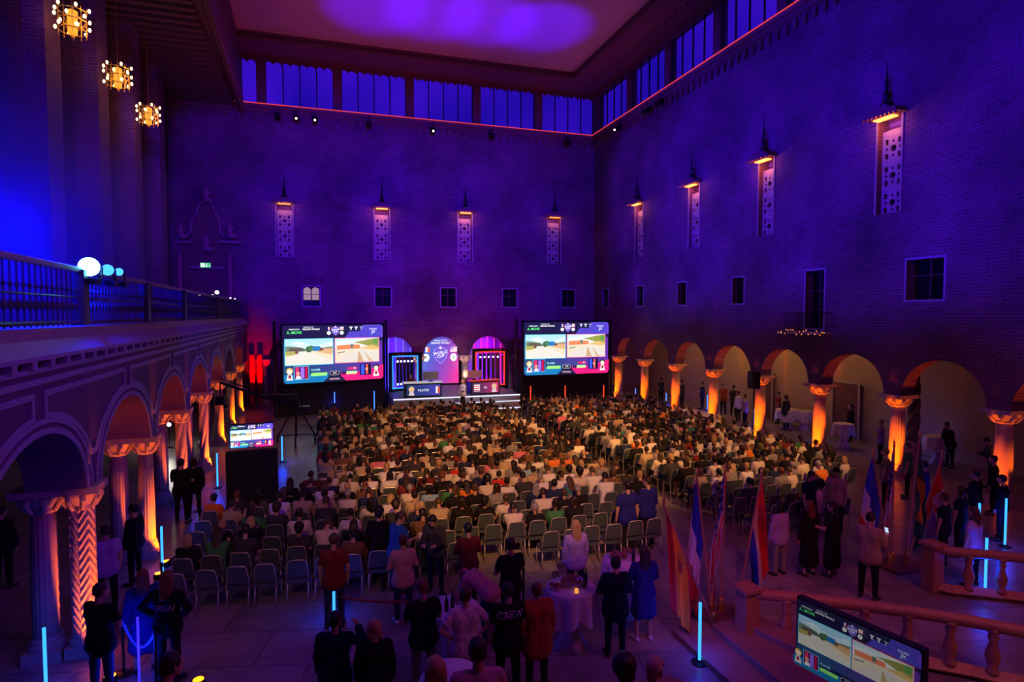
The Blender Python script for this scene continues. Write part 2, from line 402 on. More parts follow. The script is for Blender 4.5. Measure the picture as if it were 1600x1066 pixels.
RP = [4.4, 9.1, 13.8, 18.5, 23.25, 28.0, 32.8, 37.6, 42.6]
clerestory(mapB(YB), BP, -13, XR, 'trim_3', 20)
clerestory(mapR(XR), [YF, -.3]+RP, YF, YB, 'trim_4', 40)
# cornice ledge + corbel frieze + scalloped valance
def frieze(fn, u0, u1, name):
    mb = MB()
    def bar(z0, z1, d): mb.poly([(u0, z0), (u0, z1), (u1, z1), (u1, z0)], [], lambda u, v, w: fn(u, v, w-d), d)
    bar(ZS-.22, ZS+.04, .42); bar(ZS-.42, ZS-.22, .26)
    n = int((u1-u0)/.55)
    for i in range(n):
        c = u0+(i+.5)*(u1-u0)/n
        mb.poly([(c-.09, ZS-.42), (c+.09, ZS-.42), (c+.09, ZS-.75), (c+.04, ZS-.92), (c-.04, ZS-.92), (c-.09, ZS-.75)], [], lambda u, v, w: fn(u, v, w-.16), .16)
        # arched tooth
        a = c+.09; b_ = c+(u1-u0)/n-.09; mid = (a+b_)/2; r = (b_-a)/2
        if i < n-1: mb.poly([(a, ZS-.42), (b_, ZS-.42)]+[(mid+r*cos(pi*k/6), ZS-.6+r*.6*sin(pi*k/6)) for k in range(7)], [], lambda u, v, w: fn(u, v, w-.1), .1)
    struct(fixn(mb.build(name, M['cornice'])))
frieze(mapB(YB), -13, XR, 'trim_5'); frieze(mapR(XR), YF, YB, 'trim_6')
def valance(fn, u0, u1, name, zt=ZC+.02, zb=ZC-.42):
    st = .52; pts = [(u0, zt)]; u = u0
    while u < u1-.01:
        e = min(u+st, u1)
        pts += [(u, zb+.24), (u+(e-u)*.15, zb+.12), (u+(e-u)*.35, zb+.1), (u+(e-u)*.5, zb-.06), (u+(e-u)*.65, zb+.1), (u+(e-u)*.85, zb+.12)]; u = e
    pts += [(u1, zb+.24), (u1, zt)]
    mb = MB(); mb.poly(pts, [], fn, .06); struct(fixn(mb.build(name, M['cornice'])))
valance(mapB(YB-.25), -5, XR, 'trim_7'); valance(mapR(XR-.25), YF, YB, 'trim_8')
valance(lambda u, v, w: Vector((XR-1.5+w, u, v)), YF, YB-1.5, 'trim_9', ZC+.02, ZC-.12)
# border of the ceiling and the recessed painted field
IN = 3.05
mb = MB()
mb.poly([(-14, YF), (20.75, YF), (20.75, 43.4), (-14, 43.4)], [[(XL(0)-.4, YF+.3), (XR-IN, YF+.3), (XR-IN, YB-IN), (-5.4, YB-IN)]], lambda u, v, w: (u, v, ZC+w), .5)
struct(fixn(mb.build('trim_10', M['cornice'])))
mb = MB(); e = .12
for a, b_ in (((XR-IN, YF+.3), (XR-IN, YB-IN)), ((XR-IN, YB-IN), (-5.4, YB-IN))):
    mb.tube([(a[0], a[1], ZC), (b_[0], b_[1], ZC)], e, 8)
struct(mb.build('trim_11', M['wood']))
mb = MB(); mb.poly([(-14, YF), (20.75, YF), (20.75, 43.4), (-14, 43.4)], [], lambda u, v, w: (u, v, ZC+.35+w), .2)
struct(mb.build('ceiling', M['ceiling']))
# added glowing strips imitating the red light that falls on the cornice ledge
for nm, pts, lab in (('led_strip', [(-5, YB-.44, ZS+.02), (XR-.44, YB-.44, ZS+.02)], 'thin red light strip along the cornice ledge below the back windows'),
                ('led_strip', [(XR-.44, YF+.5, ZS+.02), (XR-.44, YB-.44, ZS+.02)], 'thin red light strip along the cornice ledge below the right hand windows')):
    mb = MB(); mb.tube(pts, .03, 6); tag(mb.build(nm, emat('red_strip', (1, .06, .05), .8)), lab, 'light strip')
# stage lamps clamped on the cornice
def cornice_lamp(p, lab, lit=True):
    t = thing('spotlight', lab, 'spotlight', p)
    mb = MB(); mb.tube([(0, 0, 0), (0, 0, -.35)], .03, 6); mb.tube([(-.2, 0, -.35), (.2, 0, -.35)], .03, 6); mb.build('bracket', M['blackmetal'], t)
    mb = MB(); mb.tube([(0, .18, -.4), (0, -.12, -.55), (0, -.26, -.62)], [.16, .17, .2], 12); mb.build('housing', M['blackmetal'], t, True)
    if lit: mb = MB(); mb.ball((0, -.27, -.63), .07, 8); mb.build('lamp_lens', emat('warm_lens', (1, .75, .4), 9), t)
    return t
for px, py, lit, ds in ((434, 180, False, 'leftmost'), (463, 188, True, 'just right of the leftmost dark one'), (492, 190, True, 'second lit one from the left'), (576, 196, False, 'dark, second bay'), (676, 210, True, 'lit, middle of the wall'), (768, 214, False, 'dark, fourth bay'), (886, 226, False, 'dark, near the right corner')):
    p = aty(px, py, YB-.5); cornice_lamp((p.x, p.y, ZS-.2), 'small stage lamp clamped under the back cornice, %s' % ds, lit)
for px, lit, ds in ((966, True, 'lit, nearest the corner'), (1010, False, 'unlit pair left'), (1030, False, 'unlit pair right')):
    p = atx(px, 200, XR-.5); cornice_lamp((p.x, p.y, ZS-.2), 'small stage lamp clamped under the right cornice, %s' % ds, lit).rotation_euler = (0, 0, -pi/2)

# ---------------------------------------------------------------- lattice niches with canopy lamps
def niche_lamp(fn, u, lab, amber=1.0):
    o0 = fn(u, NZ0, 0)
    rz = 0 if abs(fn(u+1, NZ0, 0).x-o0.x) > .5 else -pi/2
    t = thing('niche_lantern', lab, 'wall lantern', o0, rz, None)
    F = lambda a, b, c: Vector((a, c, b))      # local: x along wall, y into wall, z up
    H = NZ1-NZ0
    holes = []
    def circ(cx, cz, r, n=8, ph=0): holes.append([(cx+r*cos(2*pi*k/n+ph), cz+r*sin(2*pi*k/n+ph)) for k in range(n)])
    for cz in (.42, 1.42, 2.42):
        circ(0, cz, .13); circ(-.27, cz, .055); circ(.27, cz, .055)
        for sz in (-1, 1):
            circ(0, cz+sz*.26, .055)
            for sx in (-1, 1):
                x = sx*.27; z = cz+sz*.26
                holes.append([(x-.08, z-.1), (x-.08, z+.1), (x+.06*1, z+.1), (x+.06*1, z-.1)])
    mb = MB(); mb.poly([(-.46, .02), (-.46, H-.45), (.46, H-.45), (.46, .02)], holes, lambda a, b, c: F(a, b, c+.2), .08)
    fixn(mb.build('stone_lattice', M['stone'], t))
    mb = MB(); mb.ribbon([(-.53, 0), (-.53, H)], .08, F, .03); mb.ribbon([(.53, 0), (.53, H)], .08, F, .03); mb.build('jamb_trim', M['stone'], t)
    mb = MB(); mb.poly([(-.75, 0), (.75, 0), (.62, .16), (.2, .3), (-.2, .3), (-.62, .16)], [], lambda a, b, c: F(a, b+H-.02, c-.55), .55)
    for i in range(9): mb.box((-.68+i*.17, -.55, H-.06), (.07, .05, .12))
    can = fixn(mb.build('canopy', M['cornice'], t))
    mb = MB(); mb.lathe([(.16, H+.25), (.2, H+.4), (.1, H+.55), (.13, H+.75), (.05, H+.95), (.07, H+1.1), (.025, H+1.5), (.008, H+2.0)], (0, -.2, 0), 8); mb.build('finial', M['blackmetal'], can)
    mb = MB(); mb.box((0, -.22, H-.09), (.8, .3, .05)); mb.build('lamp_glass', emat('amber_lamp', (1, .22, .05), 4.0*amber), can)
    l = bpy.data.lights.new('amber_glow', 'POINT'); l.energy = 26*amber; l.color = (1, .25, .06); l.shadow_soft_size = .1
    lo = bpy.data.objects.new('amber_glow', l); link(lo, t); lo.location = (0, -.28, H-.28)
    return t
for x, s, a in zip(BS, ('leftmost on the back wall', 'second from left on the back wall', 'above the centre stage arch', 'rightmost on the back wall'), (.6, 1, 1, .6)):
    niche_lamp(mapB(YB), x, 'glowing canopied lantern over a pierced stone lattice niche, %s' % s, a)
for y, s in zip(RS, ('farthest on the right wall', 'second farthest on the right wall', 'second nearest on the right wall', 'nearest and largest on the right wall')):
    niche_lamp(mapR(XR), y, 'glowing canopied lantern over a pierced stone lattice niche, %s' % s)

# ---------------------------------------------------------------- columns
def column_mesh(kind, z_top=SP):
    """returns base, shaft, capital meshes, origin on the floor"""
    b = MB(); b.box((0, 0, .1), (.72, .72, .2)); b.lathe([(.34, .2), (.35, .26), (.3, .32), (.31, .36), (.27, .42)], n=20)
    s = MB()
    if kind == 'fluted': s.lathe([(.26, .42), (.255, 1.4), (.235, z_top-.42)], n=48, flute=.12, nf=16)
    elif kind == 'zigzag':
        n = 60; R = 90; vs = []; fs = []
        for i in range(R+1):
            z = .42+(z_top-.84)*i/R
            for k in range(n):
                an = 2*pi*k/n; ph = (z*2.6 + abs(((k/n*4) % 1)-.5)*1.3) % .42/.42
                r = .235+.055*(1-abs(2*ph-1)); vs.append((r*cos(an), r*sin(an), z))
        for i in range(R):
            for k in range(n): fs.append((i*n+k, i*n+(k+1) % n, (i+1)*n+(k+1) % n, (i+1)*n+k))
        s.add(vs, fs)
    else:
        for a in range(4): s.tube([(.11*cos(a*pi/2+z*3.2), .11*sin(a*pi/2+z*3.2), .42+z*(z_top-.84)/1.0) for z in [q/24 for q in range(25)]], .13, 10)
    c = MB(); zt = z_top
    c.lathe([(.24, zt-.45), (.28, zt-.4), (.27, zt-.35), (.33, zt-.27), (.44, zt-.16), (.46, zt-.12)], n=12)
    c.box((0, 0, zt-.06), (.92, .92, .12))
    for k in range(8):
        a = 2*pi*k/8+pi/8; c.ball((.4*cos(a), .4*sin(a), zt-.2), .085, 6)
        c.tube([(.28*cos(a), .28*sin(a), zt-.4), (.37*cos(a), .37*sin(a), zt-.3), (.44*cos(a), .44*sin(a), zt-.2)], [.05, .045, .05], 6)
    return b.mesh('base', M['stone']), s.mesh('shaft', M['stone'], kind != 'zigzag'), c.mesh('capital', M['stone'])
CM = {k: column_mesh(k) for k in ('fluted', 'zigzag', 'twisted')}
def column(x, y, kind, lab, rz=0):
    t = thing('stone_column', lab, 'column', (x, y, 0), rz, None)
    for nm, me in zip(('base', 'shaft', 'capital'), CM[kind]): link(bpy.data.objects.new(nm, me), t)
    return t
ordn = ['nearest', 'second', 'third', 'fourth', 'fifth', 'sixth', 'seventh', 'eighth', 'ninth', 'tenth']
def uplight(p, to, col, e, ang=55, blend=.8, sx=1.0):
    """small fixture on the floor with its lamp"""
    l = spot('uplight_lamp', p, to, col, e, ang, blend, .05); l.scale = (sx, 1, 1); return l
for i, y in enumerate(RCOL[1:]):
    column(XR+.3, y, 'fluted', 'fluted stone column of the right arcade, %s from the camera, lit orange from below' % ordn[i])
    if y > 10: uplight((XR-1.15, y-.6, .12), (XR+.2, y, 1.1), (1, .11, .0), 1100, 78, .3, .22)
    uplight((XR+.3, y-1.0, .3), (XR+.4, y+.4, 5.0), (1, .13, .0), 330, 60, .8, .7)
for i, x in enumerate(BCOL[1:8]):
    column(x, YB+.3, 'fluted', 'stone column of the back arcade, %s from the left' % ['first', 'second', 'third', 'fourth', 'fifth', 'sixth', 'seventh'][i])
LCOL = [7.85+4.5*i for i in range(8)]
kinds = ['fluted', 'zigzag', 'fluted', 'twisted', 'twisted', 'fluted', 'fluted', 'fluted']
for i, y in enumerate(LCOL[1:]):
    c_ = column(XL(y)-.2, y, kinds[i+1], '%s orange lit stone column on the hall side of the left arcade, %s from the camera' % ({'zigzag': 'zigzag carved', 'twisted': 'twisted', 'fluted': 'fluted'}[kinds[i+1]], ordn[i])); c_.scale = (.7, .7, 1)
    c_ = column(XL(y)-.78, y, 'fluted', 'plain dark stone column on the aisle side of the left arcade, %s from the camera' % ordn[i]); c_.scale = (.8, .8, 1)
    uplight((XL(y)+.75, y-(.75 if i == 0 else .3), .1), (XL(y)-.16, y, 1.0), (1, .13, .0), (620 if i < 4 else 800), 84, .3, .22)
    if i: uplight((XL(y)-.5, y-1.2, .3), (XL(y)-.5, y+.3, 5.2), (1, .13, .0), 200, 60, .8, .6)

# ---------------------------------------------------------------- left arcade wall, balcony
prof = arcade_profile(YF, YB, 5.25, [LCOL[0]-4.5*k for k in (2, 1)]+LCOL, .38, SP, 1.26, 24)
mb = MB(); mb.poly(prof, [], mapL, .9)
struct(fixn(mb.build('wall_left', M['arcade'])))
mb = MB()
ac = [LCOL[0]-4.5*k for k in (2, 1)]+LCOL
for i in range(len(ac)-1):
    a, b_ = ac[i]+.38, ac[i+1]-.38; m_ = (a+b_)/2; r = (b_-a)/2
    for off, wd in ((.05, .09), (.24, .08)):
        mb.ribbon([(m_-(r+off)*cos(pi*k/24), SP+(1.26+off*.8)*sin(pi*k/24)) for k in range(25)], wd, mapL, .025)
    c = ac[i+1]; off = .42
    # outline of the spandrel panel between this arch and the next
    m2 = m_+4.5 if i < len(ac)-2 else None
    if m2:
        left = [(m_+(r+off)*cos(pi*k/24), SP+(1.26+off*.62)*sin(pi*k/24)) for k in range(0, 12)]
        left = [p for p in left if p[0] < c-.12]
        pts = [(p[0], p[1]) for p in left]
        right = [(2*c-p[0], p[1]) for p in left]
        top = 4.86
        out = pts + [(m_+.22, pts[-1][1]), (m_+.22, top), (m2-.22, top), (m2-.22, right[-1][1])] + list(reversed(right))
        mb.ribbon(out, .09, mapL, .025, closed=True)
mb.ribbon([(YF+.5, 5.05), (YB, 5.05)], .09, mapL, .03)
struct(mb.build('trim_12', M['lightstone']))
mb = MB()
def lbar(z0, z1, d): mb.poly([(YF, z0), (YF, z1), (YB, z1), (YB, z0)], [], lambda u, v, w: mapL(u, v, w-d), d+.02)
lbar(5.18, 5.25, .06); lbar(5.36, 5.42, .14); 
y = YF+1
while y < YB-.3:
    mb.poly([(y, 5.25), (y, 5.36), (y+.16, 5.36), (y+.16, 5.25)], [], lambda u, v, w: mapL(u, v, w-.12), .14); y += .62
# sloping weathered ledge up to the balcony edge
for y0 in range(-5, 42, 4):
    y1 = min(y0+4, YB)
    mb.add([mapL(y0, 5.42, -.14), mapL(y1, 5.42, -.14), mapL(y1, 5.78, .3), mapL(y0, 5.78, .3)], [(0, 1, 2, 3)])
struct(fixn(mb.build('trim_13', M['lightstone'])))
mb = MB(); mb.poly([(YF, -13), (YB, -13), (YB, XL(YB)-.1), (YF, XL(YF)-.1)], [], lambda u, v, w: (v, u, 5.78-w), .5)
struct(fixn(mb.build('floor_balcony', M['stone'])))
# balustrade
M['railing'] = mat('bronze_railing', (.07, .05, .09), .5)
def balcony_rail():
    t = thing('balcony_railing', 'long openwork railing along the edge of the left balcony', 'railing', (0, 0, 0))
    z0, z1 = 5.8, 6.8
    f = lambda y, z: mapL(y, z, .28)
    mb = MB(); mb.tube([f(YF+.2, z1), f(YB-.05, z1)], .055, 8); mb.build('handrail', M['lightstone'], t)
    mb = MB(); mb.tube([f(YF+.2, z0+.06), f(YB-.05, z0+.06)], .04, 6); mb.tube([f(YF+.2, z0+.5), f(YB-.05, z0+.5)], .018, 6); mb.build('bottom_rail', M['railing'], t)
    posts = [3.5, 8.2, 12.9, 17.6, 22.6, 30.8, 41.5]
    for y in posts:
        mb = MB(); mb.box(f(y, (z0+z1)/2), (.2, .26, 1.0)); mb.build('post', M['railing'], t)
    mb = MB(); y = YF+.4
    while y < YB-.2:
        if y > 5: mb.lathe([(.014, z0), (.014, z0+.25), (.045, z0+.3), (.045, z0+.36), (.014, z0+.42), (.014, z0+.58), (.035, z0+.62), (.014, z0+.67), (.014, z1)], f(y, 0), 6)
        y += .21
    o = mb.build('baluster_row', M['railing'], t); o['kind'] = 'stuff'
balcony_rail()
# gallery piers and beamed ceiling
for i, y in enumerate([13.15, 17.9, 22.65, 27.4, 32.1, 36.85]):
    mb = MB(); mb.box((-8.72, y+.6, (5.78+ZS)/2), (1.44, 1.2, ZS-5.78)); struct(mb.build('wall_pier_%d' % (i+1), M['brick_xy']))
mb = MB(); mb.poly([(-13, YF), (-13, YB), (XL(YB)+.02, YB), (XL(YF)+.02, YF)], [], lambda u, v, w: (u, v, ZS+w), .2)
y = 2.0
while y < 42.5:
    mb.box((-7.2, y, ZS-.14), (4.4, .28, .3)); y += .68
mb.poly([(YF, ZS-.5), (YF, ZC+.2), (YB, ZC+.2), (YB, ZS-.5)], [], lambda u, v, w: mapL(u, v, w+.0), .25)
struct(fixn(mb.build('ceiling_gallery', M['wood'])))
mb = MB(); pts = []; y = YF
valance(lambda u, v, w: mapL(u, v, w-.08), YF, YB-.5, 'trim_14', ZS+.3, ZS-.75)

# blue light standing in the side aisle behind the first arches, lamps under the right arches
spot('aisle_blue_light', (-6.0, 9.5, .5), (-12, 11, 2.5), (.0, 0, 1), 900, 100, .8, .2)
spot('aisle_blue_light', (-6.0, 5.5, .5), (-12, 8, 2.5), (.05, 0, 1), 600, 100, .8, .2)
def aisle_lamp(y, e, lab):
    t = thing('ceiling_spot', lab, 'ceiling light', (22.0, y, 5.2)); mb = MB(); mb.lathe([(.09, -.1), (.1, 0)], n=12); mb.build('housing', M['blackmetal'], t)
    mb = MB(); mb.ball((0, 0, -.11), .07, 8); mb.build('lamp', emat('aisle_bulb', (1, .8, .5), 8), t); point('aisle_bulb_light', (22.0, y, 4.9), (1, .5, .15), e, .1)
aisle_lamp(37.4, 40, 'small bright ceiling lamp under the farthest right arch'); aisle_lamp(30.2, 90, 'small bright ceiling lamp under the third farthest right arch'); aisle_lamp(33.8, 35, 'small ceiling lamp under the second farthest right arch')
aisle_lamp(26.4, 45, 'small ceiling lamp under the fourth farthest right arch'); aisle_lamp(22.6, 40, 'small ceiling lamp under the fifth farthest right arch')
# dark doors in the aisle wall
for i_, y_ in enumerate((29.0, 23.2, 12.5)):
    mb = MB(); mb.box((24.5, y_, 1.3), (.12, 1.5, 2.6)); o = struct(mb.build('door_%d' % (i_+2), M['wood'])); mb = MB(); mb.ribbon([(y_-.8, 0), (y_-.8, 2.7), (y_+.8, 2.7), (y_+.8, 0)], .12, mapR(24.42), .03); mb.build('door_frame', M['stone'], o)
import numpy as np
# ================================================================ PEOPLE KIT
def capsule(mb, a, b, ra, rb, n=10, m=None):
    a = Vector(a); b = Vector(b); d = b-a; L = d.length
    if L < 1e-4: return mb.ball(a, ra, n, m)
    d.normalize(); pts = []; rs = []
    for k in range(4): an = pi/2*(1-k/4)*.96; pts.append(a-d*ra*sin(an)); rs.append(ra*cos(an))
    pts.append(a); rs.append(ra); pts.append(b); rs.append(rb)
    for k in range(1, 5): an = pi/2*k/4*.96; pts.append(b+d*rb*sin(an)); rs.append(rb*cos(an))
    return mb.tube(pts, rs, n, m)
WS = bpy.data.scenes.new('workshop')       # empty scene in which modifiers are evaluated, removed at the end
def evaluated_mesh(ob):
    WS.collection.objects.link(ob); vl = WS.view_layers[0]; vl.update(); dg = vl.depsgraph
    return bpy.data.meshes.new_from_object(ob.evaluated_get(dg))
def remeshed(name, mb, voxel, mt, folds=0.0, seed=0, smooth=2):
    me = mb.mesh('raw', mt); ob = bpy.data.objects.new('raw', me)
    r = ob.modifiers.new('r', 'REMESH'); r.mode = 'VOXEL'; r.voxel_size = voxel; r.use_smooth_shade = True
    if smooth: s = ob.modifiers.new('s', 'SMOOTH'); s.iterations = smooth; s.factor = .5
    out = evaluated_mesh(ob); out.name = name
    bpy.data.objects.remove(ob); bpy.data.meshes.remove(me)
    if folds:
        n = len(out.vertices); c = np.empty(n*3, dtype=np.float32); out.vertices.foreach_get('co', c); c = c.reshape(-1, 3)
        nn = np.empty(n*3, dtype=np.float32); out.vertex_normals.foreach_get('vector', nn); nn = nn.reshape(-1, 3)
        x, y, z = c.T; f = np.sin(x*38+4*np.sin(z*9+seed)+seed)*np.cos(y*30+z*14)*.55 + .35*np.sin(z*34+5*np.sin(x*13+seed)+y*21) + .2*np.sin(x*81+z*47+seed)
        c = c + nn*(f*folds*.8)[:, None]; out.vertices.foreach_set('co', c.astype(np.float32).ravel()); out.update()
    out.materials.clear()
    for q in (mt if isinstance(mt, (list, tuple)) else [mt]): out.materials.append(q)
    return out
def V(*a): return Vector(a)
class Fig:
    """joints of a figure facing +Y; arms / legs given as direction vectors"""
    def __init__(s, sit=False, lean=0, head=(0, 0), la=None, ra=None, ll=None, rl=None, curl=.5, twist=0, broad=1.0):
        s.pz = .53 if sit else .95; s.lean = lean; s.sit = sit; s.curl = curl; B = broad; s.B = B
        P = V(0, 0, s.pz); s.P = P; Rl = Matrix.Rotation(-radians(lean), 3, 'X') @ Matrix.Rotation(radians(twist), 3, 'Z'); s.Rl = Rl
        T = lambda x, y, z: P + Rl @ V(x, y, z); s.T = T
        s.sh = [T(-.185*B, 0, .46), T(.185*B, 0, .46)]; s.nb = T(0, -.01, .5)
        Rh = Rl @ Matrix.Rotation(radians(head[0]), 3, 'Z') @ Matrix.Rotation(-radians(head[1]), 3, 'X'); s.Rh = Rh
        s.hc = s.nb + Rl @ V(0, .02, .07) + Rh @ V(0, .02, .12)
        la = la or ((-.25, .05, -1), (-.05, .25, -1)); ra = ra or ((.25, .05, -1), (.05, .25, -1))
        s.el = []; s.wr = []; s.fd = []
        for i, (u, f) in enumerate((la, ra)):
            u = V(*u).normalized(); f = V(*f).normalized(); e = s.sh[i]+u*.285; s.el.append(e); s.wr.append(e+f*.25); s.fd.append(f)
        ll = ll or (((-.05, 1, .02), (0, -.05, -1)) if sit else ((-.06, .02, -1), (-.02, -.02, -1)))
        rl = rl or (((.05, 1, .02), (0, -.05, -1)) if sit else ((.06, .02, -1), (.02, -.02, -1)))
        s.hp = [P+V(-.095, 0, -.02), P+V(.095, 0, -.02)]; s.kn = []; s.an = []
        for i, (u, f) in enumerate((ll, rl)):
            u = V(*u).normalized(); f = V(*f).normalized(); k = s.hp[i]+u*.43; s.kn.append(k); s.an.append(k+f*.415)
        lo = min(a.z for a in s.an); s.dz = .085-lo     # put the lowest ankle on the floor
        if not sit: 
            d = V(0, 0, s.dz)
            s.P += d; s.sh = [a+d for a in s.sh]; s.nb += d; s.hc += d; s.el = [a+d for a in s.el]; s.wr = [a+d for a in s.wr]; s.hp = [a+d for a in s.hp]; s.kn = [a+d for a in s.kn]; s.an = [a+d for a in s.an]
            P = s.P; s.T = lambda x, y, z: P + Rl @ V(x, y, z)
    def torso(s, mb, e=0.0, hem=0.0, n=10):
        T = s.T; B = s.B
        for x in (-1, 1):
            capsule(mb, T(x*.075*B, 0, .0), T(x*.07*B, 0, .22), .115+e, .10+e, n)
            capsule(mb, T(x*.07*B, 0, .2), T(x*.095*B, 0, .37), .10+e, .112+e, n)
            capsule(mb, T(0, 0, .44), T(x*.15*B, 0, .45), .07+e, .062+e, n)
            if hem: capsule(mb, T(x*.08*B, 0, 0), T(x*.095*B, 0, -hem), .125+e, .125+e, n)
        if hem: capsule(mb, T(0, 0, .1), T(0, 0, -hem-.03), .12+e, .132+e, n); capsule(mb, T(-.06, 0, -hem-.02), T(.06, 0, -hem-.02), .128+e, .128+e, n)
        capsule(mb, T(0, 0, .3), T(0, -.01, .47), .1+e, .055+e, n)
    def arms(s, mb, e=0.0, frac=1.0, n=8):
        for i in (0, 1):
            capsule(mb, s.sh[i], s.el[i], .05+e, .042+e, n) if frac >= .5 else capsule(mb, s.sh[i], s.sh[i].lerp(s.el[i], frac*2), .05+e, .047+e, n)
            if frac > .5: q = (frac-.5)*2; capsule(mb, s.el[i], s.el[i].lerp(s.wr[i], q), .042+e, .042-.012*q+e, n)
    def hands(s, mb, fine=True):
        for i in (0, 1):
            d = s.fd[i]; w = s.wr[i]; side = d.cross(V(0, 0, 1))
            if side.length < .2: side = V(0, 1, 0)
            side.normalize(); inn = V(1 if i == 0 else -1, 0, 0); nrm = side.cross(d).normalized()
            if nrm.dot(inn) < 0: nrm = -nrm
            th = side if side.y > -.1 else -side
            capsule(mb, w, w+d*.03, .026, .028, 8)
            for q in (-1, 0, 1): capsule(mb, w+d*.03+side*q*.018, w+d*.085+side*q*.022, .015, .013, 6)
            if fine:
                for j, ln in enumerate((.05, .06, .056, .043)):
                    r0 = w+d*.088+th*(1.5-j)*.0205; k1 = (d+nrm*s.curl*.6).normalized(); k2 = (d*.6+nrm*s.curl*1.6).normalized()
                    p1 = r0+k1*ln*.62; capsule(mb, r0, p1, .0098, .0092, 6); capsule(mb, p1, p1+k2*ln*.62, .0092, .0078, 6)
                t0 = w+d*.03+th*.024; t1 = t0+(d*.7+th*.75+nrm*.3).normalized()*.04; capsule(mb, t0, t1, .012, .0105, 6); capsule(mb, t1, t1+(d+nrm*.5).normalized()*.028, .0105, .0085, 6)
            else: capsule(mb, w+d*.085, w+d*.13+nrm*.03, .022, .014, 6)
    def head(s, mb, n=12):
        H = lambda x, y, z: s.hc + s.Rh @ V(x, y, z)
        capsule(mb, s.nb, s.hc-s.Rh @ V(0, .03, .06), .055, .05, 8)
        mb.ball(H(0, -.01, .02), .092, n, sc=(.86, 1.05, 1.05)); mb.ball(H(0, .02, -.03), .075, n, sc=(.84, .95, 1.1))
        capsule(mb, H(-.02, .045, -.085), H(.02, .045, -.085), .03, .03, 6)
        capsule(mb, H(0, .088, .01), H(0, .108, -.028), .011, .017, 6)
        capsule(mb, H(-.03, .085, .03), H(.03, .085, .03), .012, .012, 6)
        capsule(mb, H(-.02, .09, -.06), H(.02, .09, -.06), .011, .011, 6)
        for x in (-1, 1): capsule(mb, H(x*.08, -.01, .02), H(x*.084, -.005, -.03), .016, .012, 6)
    def legs(s, mb, e=0.0, frac=1.0, n=8):
        for i in (0, 1):
            if frac >= .5: capsule(mb, s.hp[i], s.kn[i], .082+e, .056+e, n); q = (frac-.5)*2; capsule(mb, s.kn[i], s.kn[i].lerp(s.an[i], q), .056+e, .056-.018*q+e, n)
            else: capsule(mb, s.hp[i], s.hp[i].lerp(s.kn[i], frac*2), .082+e, .07+e, n)
        capsule(mb, s.P+V(-.07, 0, 0), s.P+V(.07, 0, 0), .115+e*.8, .115+e*.8, n)
    def feet(s, mb, e=0.0, which=(0, 1)):
        for i in which:
            f = (s.an[i]-s.kn[i]).normalized(); fwd = V(0, 1, 0); a = s.an[i]; x = -.03 if i == 0 else .03
            capsule(mb, a+V(0, -.03, -.045), a+V(x, .15, -.055), .036+e, .03+e, 8)
    def body(s, voxel, mt, fine=True, bare=0.9):
        mb = MB(); s.torso(mb, -.008); s.arms(mb); s.hands(mb, fine); s.head(mb); s.legs(mb, -.004); s.feet(mb)
        return remeshed('body', mb, voxel, mt, 0, 0, 1)
    def shirt(s, voxel, mt, sleeve=.3, hem=.06, e=.016, folds=.006, seed=0):
        mb = MB(); s.torso(mb, e, hem); s.arms(mb, e+.004, sleeve); return remeshed('shirt', mb, voxel, mt, folds, seed)
    def trousers(s, voxel, mt, frac=.97, folds=.006, seed=0):
        mb = MB(); s.legs(mb, .014, frac); return remeshed('trousers', mb, voxel, mt, folds, seed)
    def skirt(s, voxel, mt, length=.5, flare=.2):
        mb = MB(); P = s.P
        for x in (-1, 1): capsule(mb, P+V(x*.05, 0, .05), P+V(x*.08, 0, -length), .125, flare, 12)
        return remeshed('skirt', mb, voxel, mt, .01, 3)
    def shoes(s, voxel, mt):
        out = []
        for i in (0, 1): mb = MB(); s.feet(mb, .01, (i,)); out.append(remeshed('shoe', mb, voxel, mt, 0, 0, 1))
        return out
    def hair(s, voxel, mt, style='short', seed=0):
        mb = MB(); H = lambda x, y, z: s.hc + s.Rh @ V(x, y, z)
        mb.ball(H(0, -.022, .035), .1, 12, sc=(.93, 1.03, 1.0)); capsule(mb, H(-.03, -.06, -.02), H(.03, -.06, -.02), .05, .05, 8)
        if style == 'long':
            for x in (-1, 0, 1):
                capsule(mb, H(x*.045, -.055, .03), H(x*.06, -.075, -.12), .055, .05, 8); capsule(mb, H(x*.06, -.075, -.12), H(x*.055, -.1, -.3), .05, .03, 8)
        elif style == 'bob':
            for x in (-1, 0, 1): capsule(mb, H(x*.05, -.04, .03), H(x*.065, -.05, -.1), .055, .05, 8)
        elif style == 'bun': mb.ball(H(0, -.11, .08), .05, 8)
        elif style == 'curly': mb.ball(H(0, -.02, .05), .12, 12); mb.ball(H(0, -.06, -.02), .09, 10)
        return remeshed('hair', mb, voxel, mt, .006, seed, 1)
    def cap(s, mt):
        mb = MB(); H = lambda x, y, z: s.hc + s.Rh @ V(x, y, z)
        mb.ball(H(0, -.012, .045), .103, 12, sc=(.93, 1.05, .85)); capsule(mb, H(-.03, .11, .06), H(.03, .11, .06), .02, .02, 6); capsule(mb, H(-.04, .08, .06), H(.04, .08, .06), .03, .03, 6)
        return remeshed('cap', mb, .014, mt, 0, 0, 1)
SH = {}
def cloth(name, col, **k):
    if name not in SH: SH[name] = mat('fabric_'+name.replace(' ', '_'), col, .9, vary=.12, scale=30, spec=.15, **k)
    return SH[name]
